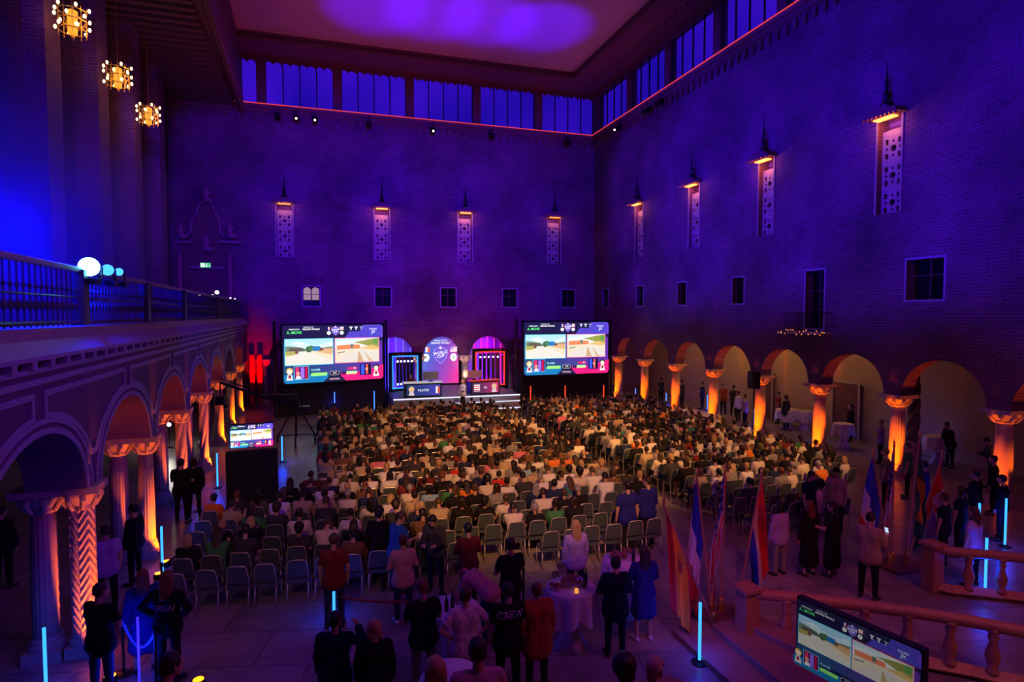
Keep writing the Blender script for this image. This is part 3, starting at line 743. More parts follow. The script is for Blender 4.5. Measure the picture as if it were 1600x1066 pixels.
SHIRTS = [('cream', (.70, .62, .50)), ('white', (.78, .76, .74)), ('black', (.015, .014, .016)), ('charcoal', (.05, .05, .055)), ('navy', (.02, .03, .09)), ('beige', (.5, .38, .24)),
          ('maroon', (.2, .03, .03)), ('grey', (.28, .27, .27)), ('olive', (.13, .13, .06)), ('red', (.6, .04, .03)), ('orange', (.8, .22, .04)), ('teal', (.04, .2, .2)), ('pink', (.7, .2, .3)), ('brown', (.18, .09, .05)), ('sky blue', (.25, .45, .65)), ('green', (.06, .24, .08)), ('lilac', (.45, .32, .6))]
for n_, c_ in SHIRTS: cloth(n_, c_)
HAIRS = [('black', (.008, .006, .006)), ('dark brown', (.03, .016, .01)), ('brown', (.08, .04, .02)), ('auburn', (.18, .055, .02)), ('blond', (.45, .28, .11)), ('grey', (.3, .28, .27))]
HM = {n_: mat('hair_'+n_.replace(' ', '_'), c_, .55, vary=.35, scale=40) for n_, c_ in HAIRS}
M['leather'] = mat('shoe_leather', (.02, .018, .016), .5); M['whiteshoe'] = mat('white_trainers', (.6, .6, .6), .6)
M['eye'] = mat('eye', (.01, .01, .012), .2); M['lips'] = mat('lips', (.3, .08, .06), .5)
# ================================================================ SCREENS AND STAGE
def srgb(*c): return tuple((x/255/12.92 if x/255 <= .04045 else ((x/255+.055)/1.055)**2.4) for x in c)
EM = {}
def em(c, s=1.0):
    k = (c, s)
    if k not in EM: EM[k] = emat('screen_light', srgb(*c), s)
    return EM[k]
def text_mesh(body, size=1.0, extrude=0.0):
    cu = bpy.data.curves.new('t', 'FONT'); cu.body = body; cu.size = size; cu.align_x = 'CENTER'; cu.align_y = 'CENTER'; cu.offset = .012*size; cu.extrude = extrude; cu.resolution_u = 3
    ob = bpy.data.objects.new('t', cu); me = evaluated_mesh(ob); bpy.data.objects.remove(ob)
    vs = [v.co.copy() for v in me.vertices]; fs = [tuple(p.vertices) for p in me.polygons]; bpy.data.meshes.remove(me); return vs, fs
class Disp:
    """flat picture shown by a display, in the plane x (right) z (up), facing -y; later layers lie a hair in front"""
    def __init__(s, k=1.0): s.mb = MB(); s.mats = []; s.l = 0; s.k = k
    def mi(s, c):
        m_ = em(c, s.k) if isinstance(c, tuple) else c
        if m_ not in s.mats: s.mats.append(m_)
        return s.mats.index(m_)
    def p(s, pts, c, up=True):
        if up: s.l += 1
        d = -.0012*s.l; s.mb.poly(pts, [], lambda u, v, w: (u, d, v), 0, s.mi(c)); return s
    def r(s, x, y, w, h, c): return s.p([(x, y), (x, y+h), (x+w, y+h), (x+w, y)], c)
    def rr(s, x, y, w, h, rad, c, n=4):
        pts = []
        for cx, cy, a0 in ((x+rad, y+rad, pi), (x+w-rad, y+rad, -pi/2), (x+w-rad, y+h-rad, 0), (x+rad, y+h-rad, pi/2)):
            pts += [(cx+rad*cos(a0+pi/2*k/n), cy+rad*sin(a0+pi/2*k/n)) for k in range(n+1)]
        return s.p(pts, c)
    def c(s, x, y, r_, c, n=14, sy=1.0): return s.p([(x+r_*cos(2*pi*k/n), y+r_*sy*sin(2*pi*k/n)) for k in range(n)], c)
    def t(s, x, y, body, size, c, rot=0, sx=1.0):
        s.l += 1; vs, fs = text_mesh(body, size); R = Matrix.Rotation(rot, 3, 'Z'); out = []
        for v in vs: v = R @ Vector((v.x*sx, v.y, 0)); out.append((x+v.x, -.0012*s.l, y+v.y))
        s.mb.add(out, fs, s.mi(c)); return s
    def grad(s, x, y, w, h, c0, c1, n=12, vert=False, c2=None):
        s.l += 1
        for i in range(n):
            f = (i+.5)/n; cc = tuple(round((a+(b-a)*f)/6)*6 for a, b in zip(c0, c1))
            if vert: s.p([(x, y+h*i/n), (x, y+h*(i+1)/n), (x+w, y+h*(i+1)/n), (x+w, y+h*i/n)], cc, False)
            else: s.p([(x+w*i/n, y), (x+w*i/n, y+h), (x+w*(i+1)/n, y+h), (x+w*(i+1)/n, y)], cc, False)
        return s
    def mesh(s): return s.mb.mesh('screen_picture', s.mats)
def shield(D, x, y, k, c1, c2):
    pts = [(0, 1.25), (.35, 1.0), (.95, .75), (1.0, .2), (.8, -.5), (.35, -1.0), (0, -1.25), (-.35, -1.0), (-.8, -.5), (-1.0, .2), (-.95, .75), (-.35, 1.0)]
    D.p([(x+a*k, y+b*k) for a, b in pts], c1); D.p([(x+a*k*.92, y+b*k*.93) for a, b in pts], c2)
    D.c(x, y+k*.93, k*.17, (255, 225, 255))
def broadcast(k):
    D = Disp(k)
    D.rr(0, 0, 16, 9, .35, (26, 24, 62))
    D.grad(.1, 1.35, 15.8, 5.0, (20, 70, 110), (95, 50, 160), 14)
    D.p([(9.6, 6.9), (16, 6.9), (16, 8.65), (15.7, 9), (12.6, 9), (12.1, 7.95), (10.4, 7.95)], (78, 66, 190))
    D.r(15.6, 6.9, .4, 1.7, (100, 62, 200))
    # street view picture on the left
    D.r(.3, 2.75, 7.45, 4.15, (120, 225, 250)); D.r(.4, 2.85, 7.25, 3.95, (205, 228, 240)); D.p([(.4, 5.6), (3, 6.1), (5.2, 5.8), (7.65, 6.5), (7.65, 6.8), (.4, 6.8)], (170, 215, 245))
    D.p([(1, 6.1), (2.3, 6.4), (3.6, 6.2), (2.5, 6.0)], (235, 240, 245))
    D.p([(.4, 4.9), (.4, 5.75), (1.6, 5.72), (3, 5.5), (3.6, 5.2), (3.9, 4.95), (7.65, 5.3), (7.65, 5.6), (6.2, 5.45), (5.2, 4.9)], (110, 130, 105))
    D.p([(.9, 5.15), (1.0, 5.5), (2.6, 5.45), (3.2, 5.2), (3.2, 5.0), (1, 4.95)], (95, 85, 80))
    D.p([(.4, 2.85), (.4, 4.6), (2.2, 4.55), (3.6, 5.0), (7.65, 4.75), (7.65, 2.85)], (226, 208, 180))
    D.p([(.4, 4.3), (.4, 4.95), (2.2, 5.0), (2.3, 4.55), (1.4, 4.35)], (170, 165, 90)); D.p([(5.2, 4.75), (7.65, 4.3), (7.65, 5.1), (5.4, 5.05)], (215, 170, 120))
    D.p([(.4, 2.85), (.4, 3.9), (3.2, 4.9), (3.9, 4.9), (7.6, 3.3), (7.6, 2.85)], (220, 215, 205))
    D.c(3.95, 5.25, .52, (60, 100, 65), 9); D.c(4.3, 5.4, .45, (75, 120, 80), 8); D.rr(4.55, 4.95, 1.15, .75, .12, (40, 120, 190)); D.c(5.85, 5.2, .28, (110, 75, 65), 8); D.c(2.1, 4.85, .3, (120, 80, 65), 8); D.r(6.2, 5.1, 1.45, .22, (225, 140, 110))
    # street view picture on the right
    D.r(7.95, 2.85, 7.4, 4.05, (255, 130, 170)); D.r(8.05, 2.95, 7.2, 3.85, (222, 226, 228)); D.p([(8.05, 6.2), (10, 6.5), (12, 6.3), (11, 6.8), (8.05, 6.8)], (190, 220, 235))
    D.p([(8.3, 5.0), (8.3, 5.7), (10.6, 5.82), (12.1, 5.75), (12.1, 5.1)], (235, 130, 85)); D.r(10.5, 5.2, .5, .7, (110, 120, 115))
    D.p([(10.9, 6.1), (13.5, 6.6), (15.25, 6.8), (15.25, 5.2), (13.2, 5.6), (12, 5.95)], (150, 150, 80)); D.c(14.7, 6.25, .5, (95, 150, 70), 9); D.c(13.8, 6.0, .45, (140, 145, 65), 8); D.p([(12, 5.2), (14, 5.7), (15.25, 5.3), (15.25, 4.9), (12, 4.9)], (215, 180, 110))
    D.p([(8.05, 2.95), (8.05, 5.0), (12.2, 5.15), (15.25, 4.8), (15.25, 2.95)], (224, 208, 184)); D.p([(8.3, 4.55), (9.6, 4.75), (9.6, 4.6), (8.4, 4.4)], (120, 120, 110)); D.p([(8.05, 2.95), (9.8, 4.3), (12.6, 4.95), (15.25, 4.1), (15.25, 2.95)], (214, 206, 198))
    D.p([(11.6, 2.95), (11.8, 4.6), (12.0, 4.6), (12.7, 2.95)], (190, 160, 120)); D.p([(13.6, 2.95), (12.8, 4.4), (13.0, 4.4), (14.3, 2.95)], (200, 175, 140))
    # top bar
    D.t(1.75, 8.35, 'REMAINING', .3, (225, 235, 240)); D.t(1.75, 7.85, 'A. MOVE', .58, (90, 255, 120)); D.t(3.9, 8.68, 'WORLD CUP', .26, (220, 225, 235)); D.t(4.3, 8.35, 'GRAND FINALE', .38, (255, 255, 255))
    D.r(6.85, 8.2, .14, .5, (40, 60, 190)); D.r(6.99, 8.2, .14, .5, (250, 250, 250)); D.r(7.13, 8.2, .14, .5, (230, 40, 60)); D.c(7.05, 7.75, .3, (250, 255, 255)); D.t(7.05, 7.75, '0', .42, (30, 40, 80))
    D.r(8.85, 8.2, .55, .5, (255, 240, 245)); [D.r(8.85, 8.25+q*.14, .55, .06, (225, 60, 80)) for q in range(3)]; D.c(9.1, 7.75, .3, (250, 255, 255)); D.t(9.1, 7.75, '0', .42, (30, 40, 80))
    shield(D, 8.1, 8.1, .62, (190, 150, 240), (110, 90, 205)); D.t(8.1, 8.25, 'WORLD', .36, (255, 255, 255), .12); D.t(8.1, 7.93, 'CUP', .36, (255, 255, 255), .12)
    for q, cc in ((10.35, (220, 225, 245)), (11.2, (220, 225, 245)), (12.05, (150, 150, 190))): D.r(q, 8.55, .5, .16, cc); D.r(q+.15, 8.2, .2, .32, cc)
    D.t(14.3, 8.3, 'ROUND', .34, (235, 235, 255)); D.t(14.3, 7.85, '2X', .52, (255, 255, 255)); D.r(13.9, 7.42, .3, .14, (110, 190, 255))
    # lower bar: health bars, names and camera inserts
    D.p([(.1, .35), (.45, 0), (6.1, 0), (6.9, .75), (6.9, 1.35), (.1, 1.35)], (18, 118, 178)); D.p([(8.9, .75), (9.7, 0), (15.6, 0), (15.95, .35), (15.95, 2.4), (12, 1.35), (8.9, 1.35)], (222, 30, 120))
    D.p([(6.1, -.02), (6.9, .75), (9.0, .75), (9.7, -.02)], (28, 26, 66)); D.t(7.85, .38, 'THE FINAL', .36, (255, 200, 210))
    D.r(1.6, .55, 2.25, 2.1, (120, 200, 240)); D.r(1.68, .62, 2.1, 1.96, (60, 20, 90)); D.r(1.85, .7, .5, 1.8, (230, 50, 110)); D.r(2.6, .75, .55, 1.7, (150, 110, 250)); D.r(3.3, .62, .3, 1.9, (200, 20, 60)); D.c(2.2, 1.5, .3, (225, 150, 130)); D.p([(1.8, .65), (2.0, 1.15), (2.5, 1.15), (2.7, .65)], (230, 220, 230))
    D.r(11.9, .75, 2.0, 1.95, (90, 40, 130)); D.r(12.0, .8, 1.8, 1.8, (30, 15, 80)); D.r(12.2, .9, .5, 1.6, (50, 90, 250)); D.r(13.0, .9, .35, 1.6, (240, 90, 70)); D.c(13.1, 1.75, .25, (220, 150, 130)); D.r(13.35, .8, .4, 1.6, (15, 12, 40))
    for cx, hc in ((.95, (230, 170, 90)), (14.7, (30, 25, 35))): D.c(cx, 1.95, .5, hc); D.c(cx, 1.82, .38, (250, 225, 205)); D.p([(cx-.5, .5), (cx-.3, 1.4), (cx+.3, 1.4), (cx+.5, .5)], (240, 225, 225)); D.r(cx-.2, .8, .4, .5, (150, 30, 60))
    D.t(4.9, 1.95, 'PLAYER', .42, (170, 240, 255)); D.p([(4.1, 1.0), (4.25, 1.5), (6.7, 1.5), (6.6, 1.0)], (150, 240, 120)); D.rr(7.05, 1.0, 1.55, .66, .3, (200, 190, 220)); D.rr(7.1, 1.05, 1.45, .56, .27, (20, 18, 40)); D.t(7.85, 1.33, 'LIVE', .34, (255, 255, 255))
    D.r(9.0, 1.05, .7, .42, (40, 30, 90)); D.p([(9.75, 1.05), (9.75, 1.5), (11.5, 1.5), (11.4, 1.05)], (190, 245, 160)); D.r(10, 1.75, 1.5, .4, (226, 40, 100)); D.t(11.1, 1.95, 'P2', .38, (255, 240, 245))
    return D.mesh()
PIC = broadcast(1.35); PIC_DIM = broadcast(.3); PIC_HOT = broadcast(2.0)
def screen(name, lab, cat, c, rz, width, pic, frame_w=.12, tilt=0, group=None, depth=.12):
    """c = centre of the lower edge"""
    t = thing(name, lab, cat, c, rz, group); k = width/16; h = width*9/16
    mb = MB(); mb.box((0, depth/2+.01, h/2), (width+2*frame_w, depth, h+2*frame_w)); o = mb.build('casing', M['blackmetal'], t)
    p = bpy.data.objects.new('display', pic); link(p, t); p.scale = (k, 1, k); p.location = (-width/2, -.005, 0)
    if tilt:
        for q in (o, p): q.rotation_euler = (tilt, 0, 0)
    return t
# the two big LED walls
z0 = 2.02
def led_wall(lab, xl, yl, xr, yr, zb):
    L_ = sqrt((xr-xl)**2+(yr-yl)**2); c = ((xl+xr)/2, (yl+yr)/2, zb); rz = atan2(yr-yl, xr-xl)
    t = screen('led_wall', lab, 'screen', c, rz, L_-.1, PIC, .1)
    mb = MB(); mb.box((0, .5, (zb-.12)/2-zb), (L_+.25, .5, zb-.13)); o = mb.build('drape', M['black'], t)
    mb = MB()
    for x in (-L_/2-.3, L_/2+.3): mb.tube([(x, .3, -zb), (x, .3, L_*9/16+.2)], .06, 6); mb.tube([(x, .7, -zb), (x, .7, L_*9/16+.2)], .04, 6)
    mb.build('truss', M['blackmetal'], t)
    return t
led_wall('giant video wall left of the stage showing two street pictures side by side', -2.12, 37.1, 3.78, 38.6, 1.98)
led_wall('giant video wall right of the stage showing two street pictures side by side', 12.42, 36.95, 18.6, 37.05, 2.05)
# confidence monitor on a stand among the left seats
tl = atz(357, 700, 1.75)
t = screen('monitor', 'small bright monitor on a black stand at the left edge of the audience', 'monitor', (0, 0, 0), 0, 1.45, PIC_HOT, .03)
vd = 21.0
def atvd(px, vd_, z):
    d = ray(px, 533); return None
pL = atz(359, 698, 2.0); pR = atz(427, 693, 2.0)
print('MON', pL, pR)
t.location = ((pL.x+pR.x)/2, (pL.y+pR.y)/2, 1.95); t.rotation_euler = (0, 0, atan2(pR.y-pL.y, pR.x-pL.x)); t.scale = [(pR-pL).length/1.45]*3
mb = MB(); s_ = 1/t.scale[0]; mb.box((0, .2, -1.05*s_), (1.75, .3, 1.8*s_)); mb.build('stand', M['black'], t)

# ---------------------------------------------------------------- stage
M['stagetop'] = mat('stage_deck', (.12, .13, .17), .45); M['stageface'] = mat('stage_fascia', (.2, .21, .26), .5)
SY = 36.2
sl = aty(606, 624, SY); sr = aty(812, 619, SY)
XA, XB = 4.1, 11.95
t = thing('stage', 'low grey stage with white light edges in front of the back arches', 'stage', ((XA+XB)/2, SY, 0)); hw = (XB-XA)/2
mb = MB(); mb.box((0, 3.05, .5), (2*hw, 6.1, .9)); mb.build('deck', M['stagetop'], t)
mb = MB(); mb.box((0, -.02, .45), (2*hw+.04, .04, .8)); mb.build('fascia', M['stageface'], t)
mb = MB(); mb.box((0, -.06, .93), (2*hw+.04, .06, .07)); mb.build('edge_light', em((225, 225, 255), 1.3), t)
mb = MB(); mb.box((1.6, -.75, .18), (4.2, 1.2, .36)); mb.box((1.6, -.45, .45), (4.2, .6, .5)); mb.build('steps', M['stageface'], t)
mb = MB(); mb.box((1.6, -1.37, .33), (4.2, .04, .06)); mb.box((1.6, -.77, .66), (4.2, .04, .05)); mb.build('step_light', em((225, 225, 255), 1.3), t)
# arched centre banner between the back columns
cx = (BCOL[4]+BCOL[5])/2; hwid = 1.34
D = Disp(1.2); n = 16
for i in range(n):
    z_0 = .95+i*(SP+1.36-.95)/n; z_1 = z_0+(SP+1.36-.95)/n
    for j in range(10):
        xa = -hwid+j*hwid/5; xb = xa+hwid/5
        f = (j+.5)/10*.75+(1-(i+.5)/n)*.35-.05; f = max(0, min(1, f)); 
        cA, cB, cC = (28, 110, 200), (110, 70, 190), (240, 50, 150)
        c = tuple(int(round((cA[k]+(cB[k]-cA[k])*f*2)/5)*5) if f < .5 else int(round((cB[k]+(cC[k]-cB[k])*(f*2-1))/5)*5) for k in range(3))
        hi = lambda x: SP+1.36*sqrt(max(0, 1-(x/hwid)**2))
        za, zb_ = min(z_1, hi(xa)), min(z_1, hi(xb))
        if za > z_0+.002 or zb_ > z_0+.002: D.p([(xa, z_0), (xa, max(za, z_0+.001)), (xb, max(zb_, z_0+.001)), (xb, z_0)], c, False)
D.l += 1
D.t(0, 4.08, 'WORLD CUP 25', .14, (255, 255, 255)); D.t(0, 3.9, 'GRAND FINALE', .2, (255, 255, 255))
shield(D, 0, 3.05, .52, (180, 160, 250), (100, 80, 205)); D.t(0, 3.18, 'WORLD', .28, (255, 255, 255), .15); D.t(.02, 2.94, 'CUP', .28, (255, 255, 255), .15)
D.r(-1.25, 3.25, .15, .36, (35, 60, 200)); D.r(-1.1, 3.25, .15, .36, (255, 255, 255)); D.r(-.95, 3.25, .15, .36, (240, 90, 30)); D.r(.72, 3.25, .5, .36, (255, 250, 255)); [D.r(.72, 3.28+q*.12, .5, .05, (240, 130, 150)) for q in range(3)]; D.r(.72, 3.43, .22, .18, (150, 140, 220))
D.c(-1.06, 2.85, .24, (245, 255, 255), 18, 1.2); D.t(-1.06, 2.85, '0', .34, (90, 60, 60)); D.c(.96, 2.85, .24, (255, 245, 255), 18, 1.2); D.t(.96, 2.85, '0', .34, (60, 90, 80))
t = thing('stage_banner', 'arched blue to pink WORLD CUP banner with a shield between the back columns', 'banner', (cx, YB+.72, 0))
link(bpy.data.objects.new('printed_face', D.mesh()), t)
mb = MB(); mb.box((0, .08, 2.1), (2*hwid, .06, 4.2*.9)); mb.build('backing', M['black'], t)
# glowing tubes and coloured cloths in the side arches
for ax, col, lab, tc_ in ((3, (45, 30, 235), 'blue lit cloth behind the arch left of the banner', (110, 110, 255)), (5, (75, 20, 225), 'violet lit cloth behind the arch right of the banner', (255, 40, 150))):
    c = (BCOL[ax]+BCOL[ax+1])/2
    t = thing('arch_backdrop', lab, 'backdrop', (c, YB+1.2, 0))
    mb = MB(); mb.box((0, .1, 2.5), (3.3, .05, 5.0)); mb.build('cloth', mat('backdrop_cloth', (.25, .2, .5), .8), t)
    for q in range(6):
        mb = MB(); mb.tube([(-1.3+q*.52, 0, .3), (-1.3+q*.52, 0, 4.5)], .035, 6); mb.build('light_tube', em(tc_, 1.6), t)
    point('arch_lamp', (c, YB+.6, 1.2), (.05, .02, 1) if ax == 3 else (.25, .0, 1), 160, .2)
    point('arch_lamp', (c, YB+.6, 3.6), (.08, .0, 1) if ax == 3 else (.6, .0, .9), 90, .2)
# player booths: curved frames with panels of light bulbs
def booth(lab, x0, x1, y, col, flip, zt=3.35):
    t = thing('player_booth', lab, 'booth', ((x0+x1)/2, y, .95)); hw = (x1-x0)/2; H = zt-.95
    f = lambda u, v, w: Vector((u, w + (.35*(u/hw)**2 if True else 0)*(-1), v))
    mb = MB(); N_ = 8
    path = [(-hw+2*hw*i/N_, .05) for i in range(N_+1)]
    fr = [(-hw, .06)]+[(-hw+2*hw*i/N_, H) for i in range(N_+1)]+[(hw, .06)]+[(hw-2*hw*i/N_, .06) for i in range(1, N_)]
    mb.ribbon(fr, .3, f, .12, closed=True); fr_o = mb.build('frame', M['blackmetal'], t)
    mb = MB(); fr2 = [(-hw+.12, .2)]+[(-hw+.12+(2*hw-.24)*i/N_, H-.1) for i in range(N_+1)]+[(hw-.12, .2)]+[(hw-.12-(2*hw-.24)*i/N_, .2) for i in range(1, N_)]
    mb.ribbon(fr2, .07, lambda u, v, w: f(u, v, w-.14), .04, closed=True); mb.build('neon_edge', em(col, 1.5), fr_o)
    nb = 5
    for i in range(nb):
        u = -hw+.35+(2*hw-.7)*(i+.5)/nb
        mb = MB(); mb.ribbon([(u, .3), (u, H-.2)], .2, lambda a, b, c: f(a, b, c), .05); sl_o = mb.build('slat', M['blackmetal'], t)
        for zz in (.45, H-.45):
            mb = MB(); mb.ball(f(u, zz, -.1), .07, 8); mb.build('bulb', em((225, 230, 255), 2.5), sl_o)
    return t
booth('booth with a blue neon outline and light bulbs on the left of the stage', 4.35, 6.2, 40.2, (40, 150, 255), 1)
booth('booth with a red neon outline and light bulbs on the right of the stage', 9.95, 12.2, 40.4, (255, 50, 25), 0, 3.5)
def desk(lab, c, rz, w_, cols, txt, flagright, top):
    t = thing('player_desk', lab, 'desk', c, rz)
    mb = MB(); mb.box((0, 0, .42), (w_, .7, .84)); o = mb.build('desk_body', M['blackmetal'], t)
    mb = MB(); mb.box((0, 0, .87), (w_+.1, .8, .05)); mb.build('desk_top', top, t)
    D = Disp(.9); D.grad(-w_/2+.1, .1, w_-.2, .66, cols[0], cols[1], 8); D.t(.0, .42, txt, .2, (250, 250, 255))
    fx = w_/2-.5 if flagright else -w_/2+.2
    if flagright: D.r(fx, .22, .12, .42, (40, 60, 200)); D.r(fx+.12, .22, .12, .42, (255, 255, 255)); D.r(fx+.24, .22, .12, .42, (235, 80, 40))
    else: D.r(fx, .22, .4, .42, (255, 245, 250)); [D.r(fx, .25+q*.13, .4, .06, (230, 90, 110)) for q in range(3)]
    sx = -w_/2+.4 if flagright else w_/2-.4
    D.c(sx, .5, .17, (245, 200, 150)); D.p([(sx-.18, .12), (sx-.1, .36), (sx+.1, .36), (sx+.18, .12)], (235, 210, 215))
    p = link(bpy.data.objects.new('front_graphic', D.mesh()), t); p.location = (0, -.36, 0)
    m_ = thing('computer_monitor', lab.replace('desk', 'back of the dark computer monitor standing on the desk').split(' with ')[0], 'monitor', Vector(c)+Vector((.5 if flagright else -.55, .0, .9)), rz)
    mb = MB(); mb.box((0, 0, .36), (.95, .06, .5)); bevel(mb.build('housing', mat('monitor_back', (.12, .12, .12), .5), m_), .02)
    mb = MB(); mb.tube([(0, .03, 0), (0, .03, .2)], .04, 8); mb.box((0, .03, .01), (.35, .22, .02)); mb.build('foot', M['blackmetal'], m_)
    return t
desk('white topped player desk with a blue front and tricolour flag, left on the stage', (5.96, 37.0, .95), -.02, 2.25, ((15, 60, 110), (60, 60, 190)), 'PLAYER', True, em((235, 225, 230), .55))
desk('red topped player desk with a pink front graphic, right on the stage', (9.85, 37.1, .95), .1, 1.95, ((40, 35, 80), (225, 40, 120)), 'P2', False, em((235, 60, 30), .6))
# stage wash
spot('stage_wash', (9, 28, 10), (9, 39, 1.5), (1, .75, .8), 3800, 35, .6, .3)
spot('red_back_wash', (9, 33, 2.5), (9, 42.8, 5.6), (1, .02, .04), 700, 80, .9, .3)
for x in (6.63, 10.04): uplight((x, YB-.6, 1.0), (x, YB+.3, 2.6), (1, .6, .45), 260, 70)
# red uplights at the far end of the left arcade and by the left screen
for px in (395, 405): p = aty(px, 640, 41); uplight((p.x, 41.2, .2), (p.x, 42.9, 3.2), (1, .0, .0), 900, 35)
for x in (-4.4, -3.9):
    mb = MB(); p0 = aty(393 if x < -4 else 405, 560, 42.3); mb.box((p0.x, 42.6, 1.7), (.3, .15, 3.3)); 
    tag(mb.build('red_drape', mat('red_drape', (.5, .02, .02), .8, vary=.3, scale=6)), 'narrow red lit drape %s beside the far end of the left arcade' % ('left' if x < -4 else 'right'), 'drape')
# ================================================================ AUDIENCE SEATING
M['chairframe'] = mat('champagne_frame', (.5, .45, .36), .35, .5); M['chairfab'] = mat('chair_fabric', (.055, .075, .085), .85, vary=.2, scale=20)
def chair_parts():
    seat = MB(); seat.box((0, 0, .45), (.42, .42, .07)); 
    back = MB(); z0, z1 = .54, .88
    fn = lambda u, v, w: Vector((u, -.2-(v-.5)*.16+w, v))
    back.poly([(-.2, z0), (.2, z0), (.17, z1-.02), (.12, z1), (-.12, z1), (-.17, z1-.02)], [], lambda u, v, w: fn(u, v, w-.02), .05)
    fr = MB(); pts = [fn(-.215, .47, 0), fn(-.215, .6, 0), fn(-.185, .86, 0), fn(-.15, .905, 0), fn(0, .915, 0), fn(.15, .905, 0), fn(.185, .86, 0), fn(.215, .6, 0), fn(.215, .47, 0)]
    fr.tube(pts, .016, 6); fr.tube([(-.21, -.2, .42), (-.21, .2, .42), (.21, .2, .42), (.21, -.2, .42)], .014, 5, closed=True)
    legs = []
    for sx in (-1, 1):
        for sy, y0, y1 in ((-1, -.19, -.26), (1, .19, .21)):
            l = MB(); l.tube([(sx*.205, y0, .43), (sx*.215, y1, 0)], .016, 6); legs.append(l)
    return seat, back, fr, legs
se, bk, fr, lg = chair_parts()
ME_SEAT = se.mesh('seat', M['chairfab']); ME_BACK = bk.mesh('backrest', M['chairfab']); ME_FR = fr.mesh('frame', M['chairframe'], True); ME_LEG = [l.mesh('leg', M['chairframe'], True) for l in lg]
def merged(parts):
    mb = MB()
    for p, mi_ in parts: mb.add(p.v, p.f, mi_)
    return mb
WH = merged([(se, 0), (bk, 0), (fr, 1)]+[(l, 1) for l in lg]); ME_CHAIR = WH.mesh('chair', [M['chairfab'], M['chairframe']])
# seated figures
POSES = [dict(sit=True, lean=4, head=(0, 0), la=((-.15, .35, -1), (.25, 1, -.15)), ra=((.15, .35, -1), (-.25, 1, -.15))),
         dict(sit=True, lean=14, head=(8, 10), la=((-.1, .5, -1), (.45, .8, .1)), ra=((.1, .5, -1), (-.45, .8, .1))),
         dict(sit=True, lean=-4, head=(-14, -2), la=((-.3, .2, -1), (.6, .7, .1)), ra=((.3, .2, -1), (-.6, .7, .15)), ll=((-.1, 1, .03), (.1, .25, -1)), rl=((.12, 1, .03), (.1, .1, -1))),
         dict(sit=True, lean=8, head=(22, 3), la=((-.35, .1, -1), (-.1, 1, -.2)), ra=((.2, .4, -1), (-.5, .8, .3))),
         dict(sit=True, lean=24, head=(0, 8), la=((-.1, .6, -.9), (.3, .6, .5)), ra=((.1, .6, -.9), (-.3, .6, .5)), broad=1.05),
         dict(sit=True, lean=2, head=(-25, 4), la=((-.25, .3, -1), (.2, 1, 0)), ra=((.5, .3, -.9), (-.2, .7, .8)), broad=.9)]
POSES = [Fig(**p) for p in POSES]
SEATED = []
for i, f in enumerate(POSES):
    vx = .021
    SEATED.append(dict(body=f.body(vx, M['skin'], True), shirt=[f.shirt(vx, M['skin'], .28, .05, .018, .008, i), f.shirt(vx, M['skin'], .97, .05, .02, .008, i+7)], trousers=f.trousers(vx, M['skin'], .97, .006, i), shoes=f.shoes(.024, M['leather']),
                       hair={st: f.hair(.02, M['skin'], st, i) for st in ('short', 'long', 'bob', 'bun', 'curly')}, cap=f.cap(M['skin'])))
def cat_mesh(name, metas, lod=None):
    """one mesh from several, one material slot each"""
    vs = []; fs = []; mi = []
    for k, me in enumerate(metas):
        n = len(vs); vs += [v.co for v in me.vertices]; fs += [tuple(i+n for i in p.vertices) for p in me.polygons]; mi += [k]*len(me.polygons)
    return mesh(name, vs, fs, [M['skin']]*len(metas), True, mi)
LOW = []
for i, f in enumerate(POSES):
    vx = .036; lowb = f.body(.036, M['skin'], False); sh = [f.shirt(vx, M['skin'], s_, .05, .02, .006, i) for s_ in (.28, .97)]; tr = f.trousers(vx, M['skin'])
    LOW.append({(sl_, st): cat_mesh('seated', [lowb, sh[sl_], tr, f.hair(.033, M['skin'], st, i)]) for sl_ in (0, 1) for st in ('short', 'long', 'bob')})
R = random.Random(5)
PW = 3.55
def pick_shirt():
    w_ = [16, 8, 27, 14, 9, 8, 4, 6, 4, 1.5, 1.6, 2, 1.4, 5, 1.3, 1.2, 1]; return R.choices([n_ for n_, c_ in SHIRTS], w_)[0]
def pick_hair(): return R.choices([n_ for n_, c_ in HAIRS], [32, 34, 18, 5, 8, 3])[0]
ROW0, RSP = 13.35, .80
NROW = 25
seats = []
for r in range(NROW):
    y = ROW0 + r*RSP
    left = -2.75 if r < 6 else (-.9 if r < 8 else .1)
    x = left; c = 0
    xs = []
    while x < 9.1: xs.append(('left', x)); x += .56
    x = 11.05
    while x < (17.9 if r > 4 else 16.7 if r > 2 else 15.2-.5*(2-r)): xs.append(('right', x)); x += .56
    for blk, x in xs:
        if blk == 'left' and r > 22 and x < 4.2: pass
        if blk == 'left' and r < 3 and x > 8.3: continue
        if y > 34 and 4 < x < 14: continue
        if blk == 'left' and r == 0 and (3.2 < x < 5.0): continue
        seats.append([r, blk, x+R.uniform(-.03, .03), y+R.uniform(-.04, .04)])
def occ(r, blk, x):
    if blk == 'left':
        if x < .3: return [.05, .35, .55, .65, .7, .8, .88, .92, .95][min(r, 8)]
        return [.25, .62, .75, .78, .85, .9, .95][min(r, 6)]
    return [.25, .5, .75, .85, .9, .95, .96][min(r, 6)]
ordw = ['back', 'second', 'third', 'fourth', 'fifth', 'sixth', 'seventh', 'eighth', 'ninth', 'tenth', 'eleventh', 'twelfth', 'thirteenth', 'fourteenth', 'fifteenth', 'sixteenth', 'seventeenth', 'eighteenth', 'nineteenth', 'twentieth']
def nth(n): return (ordw[n] if n else 'first') if n < 20 else '%dth' % (n+1)
seats.sort(key=lambda s: (s[2]**2+s[3]**2))
cnt = {}
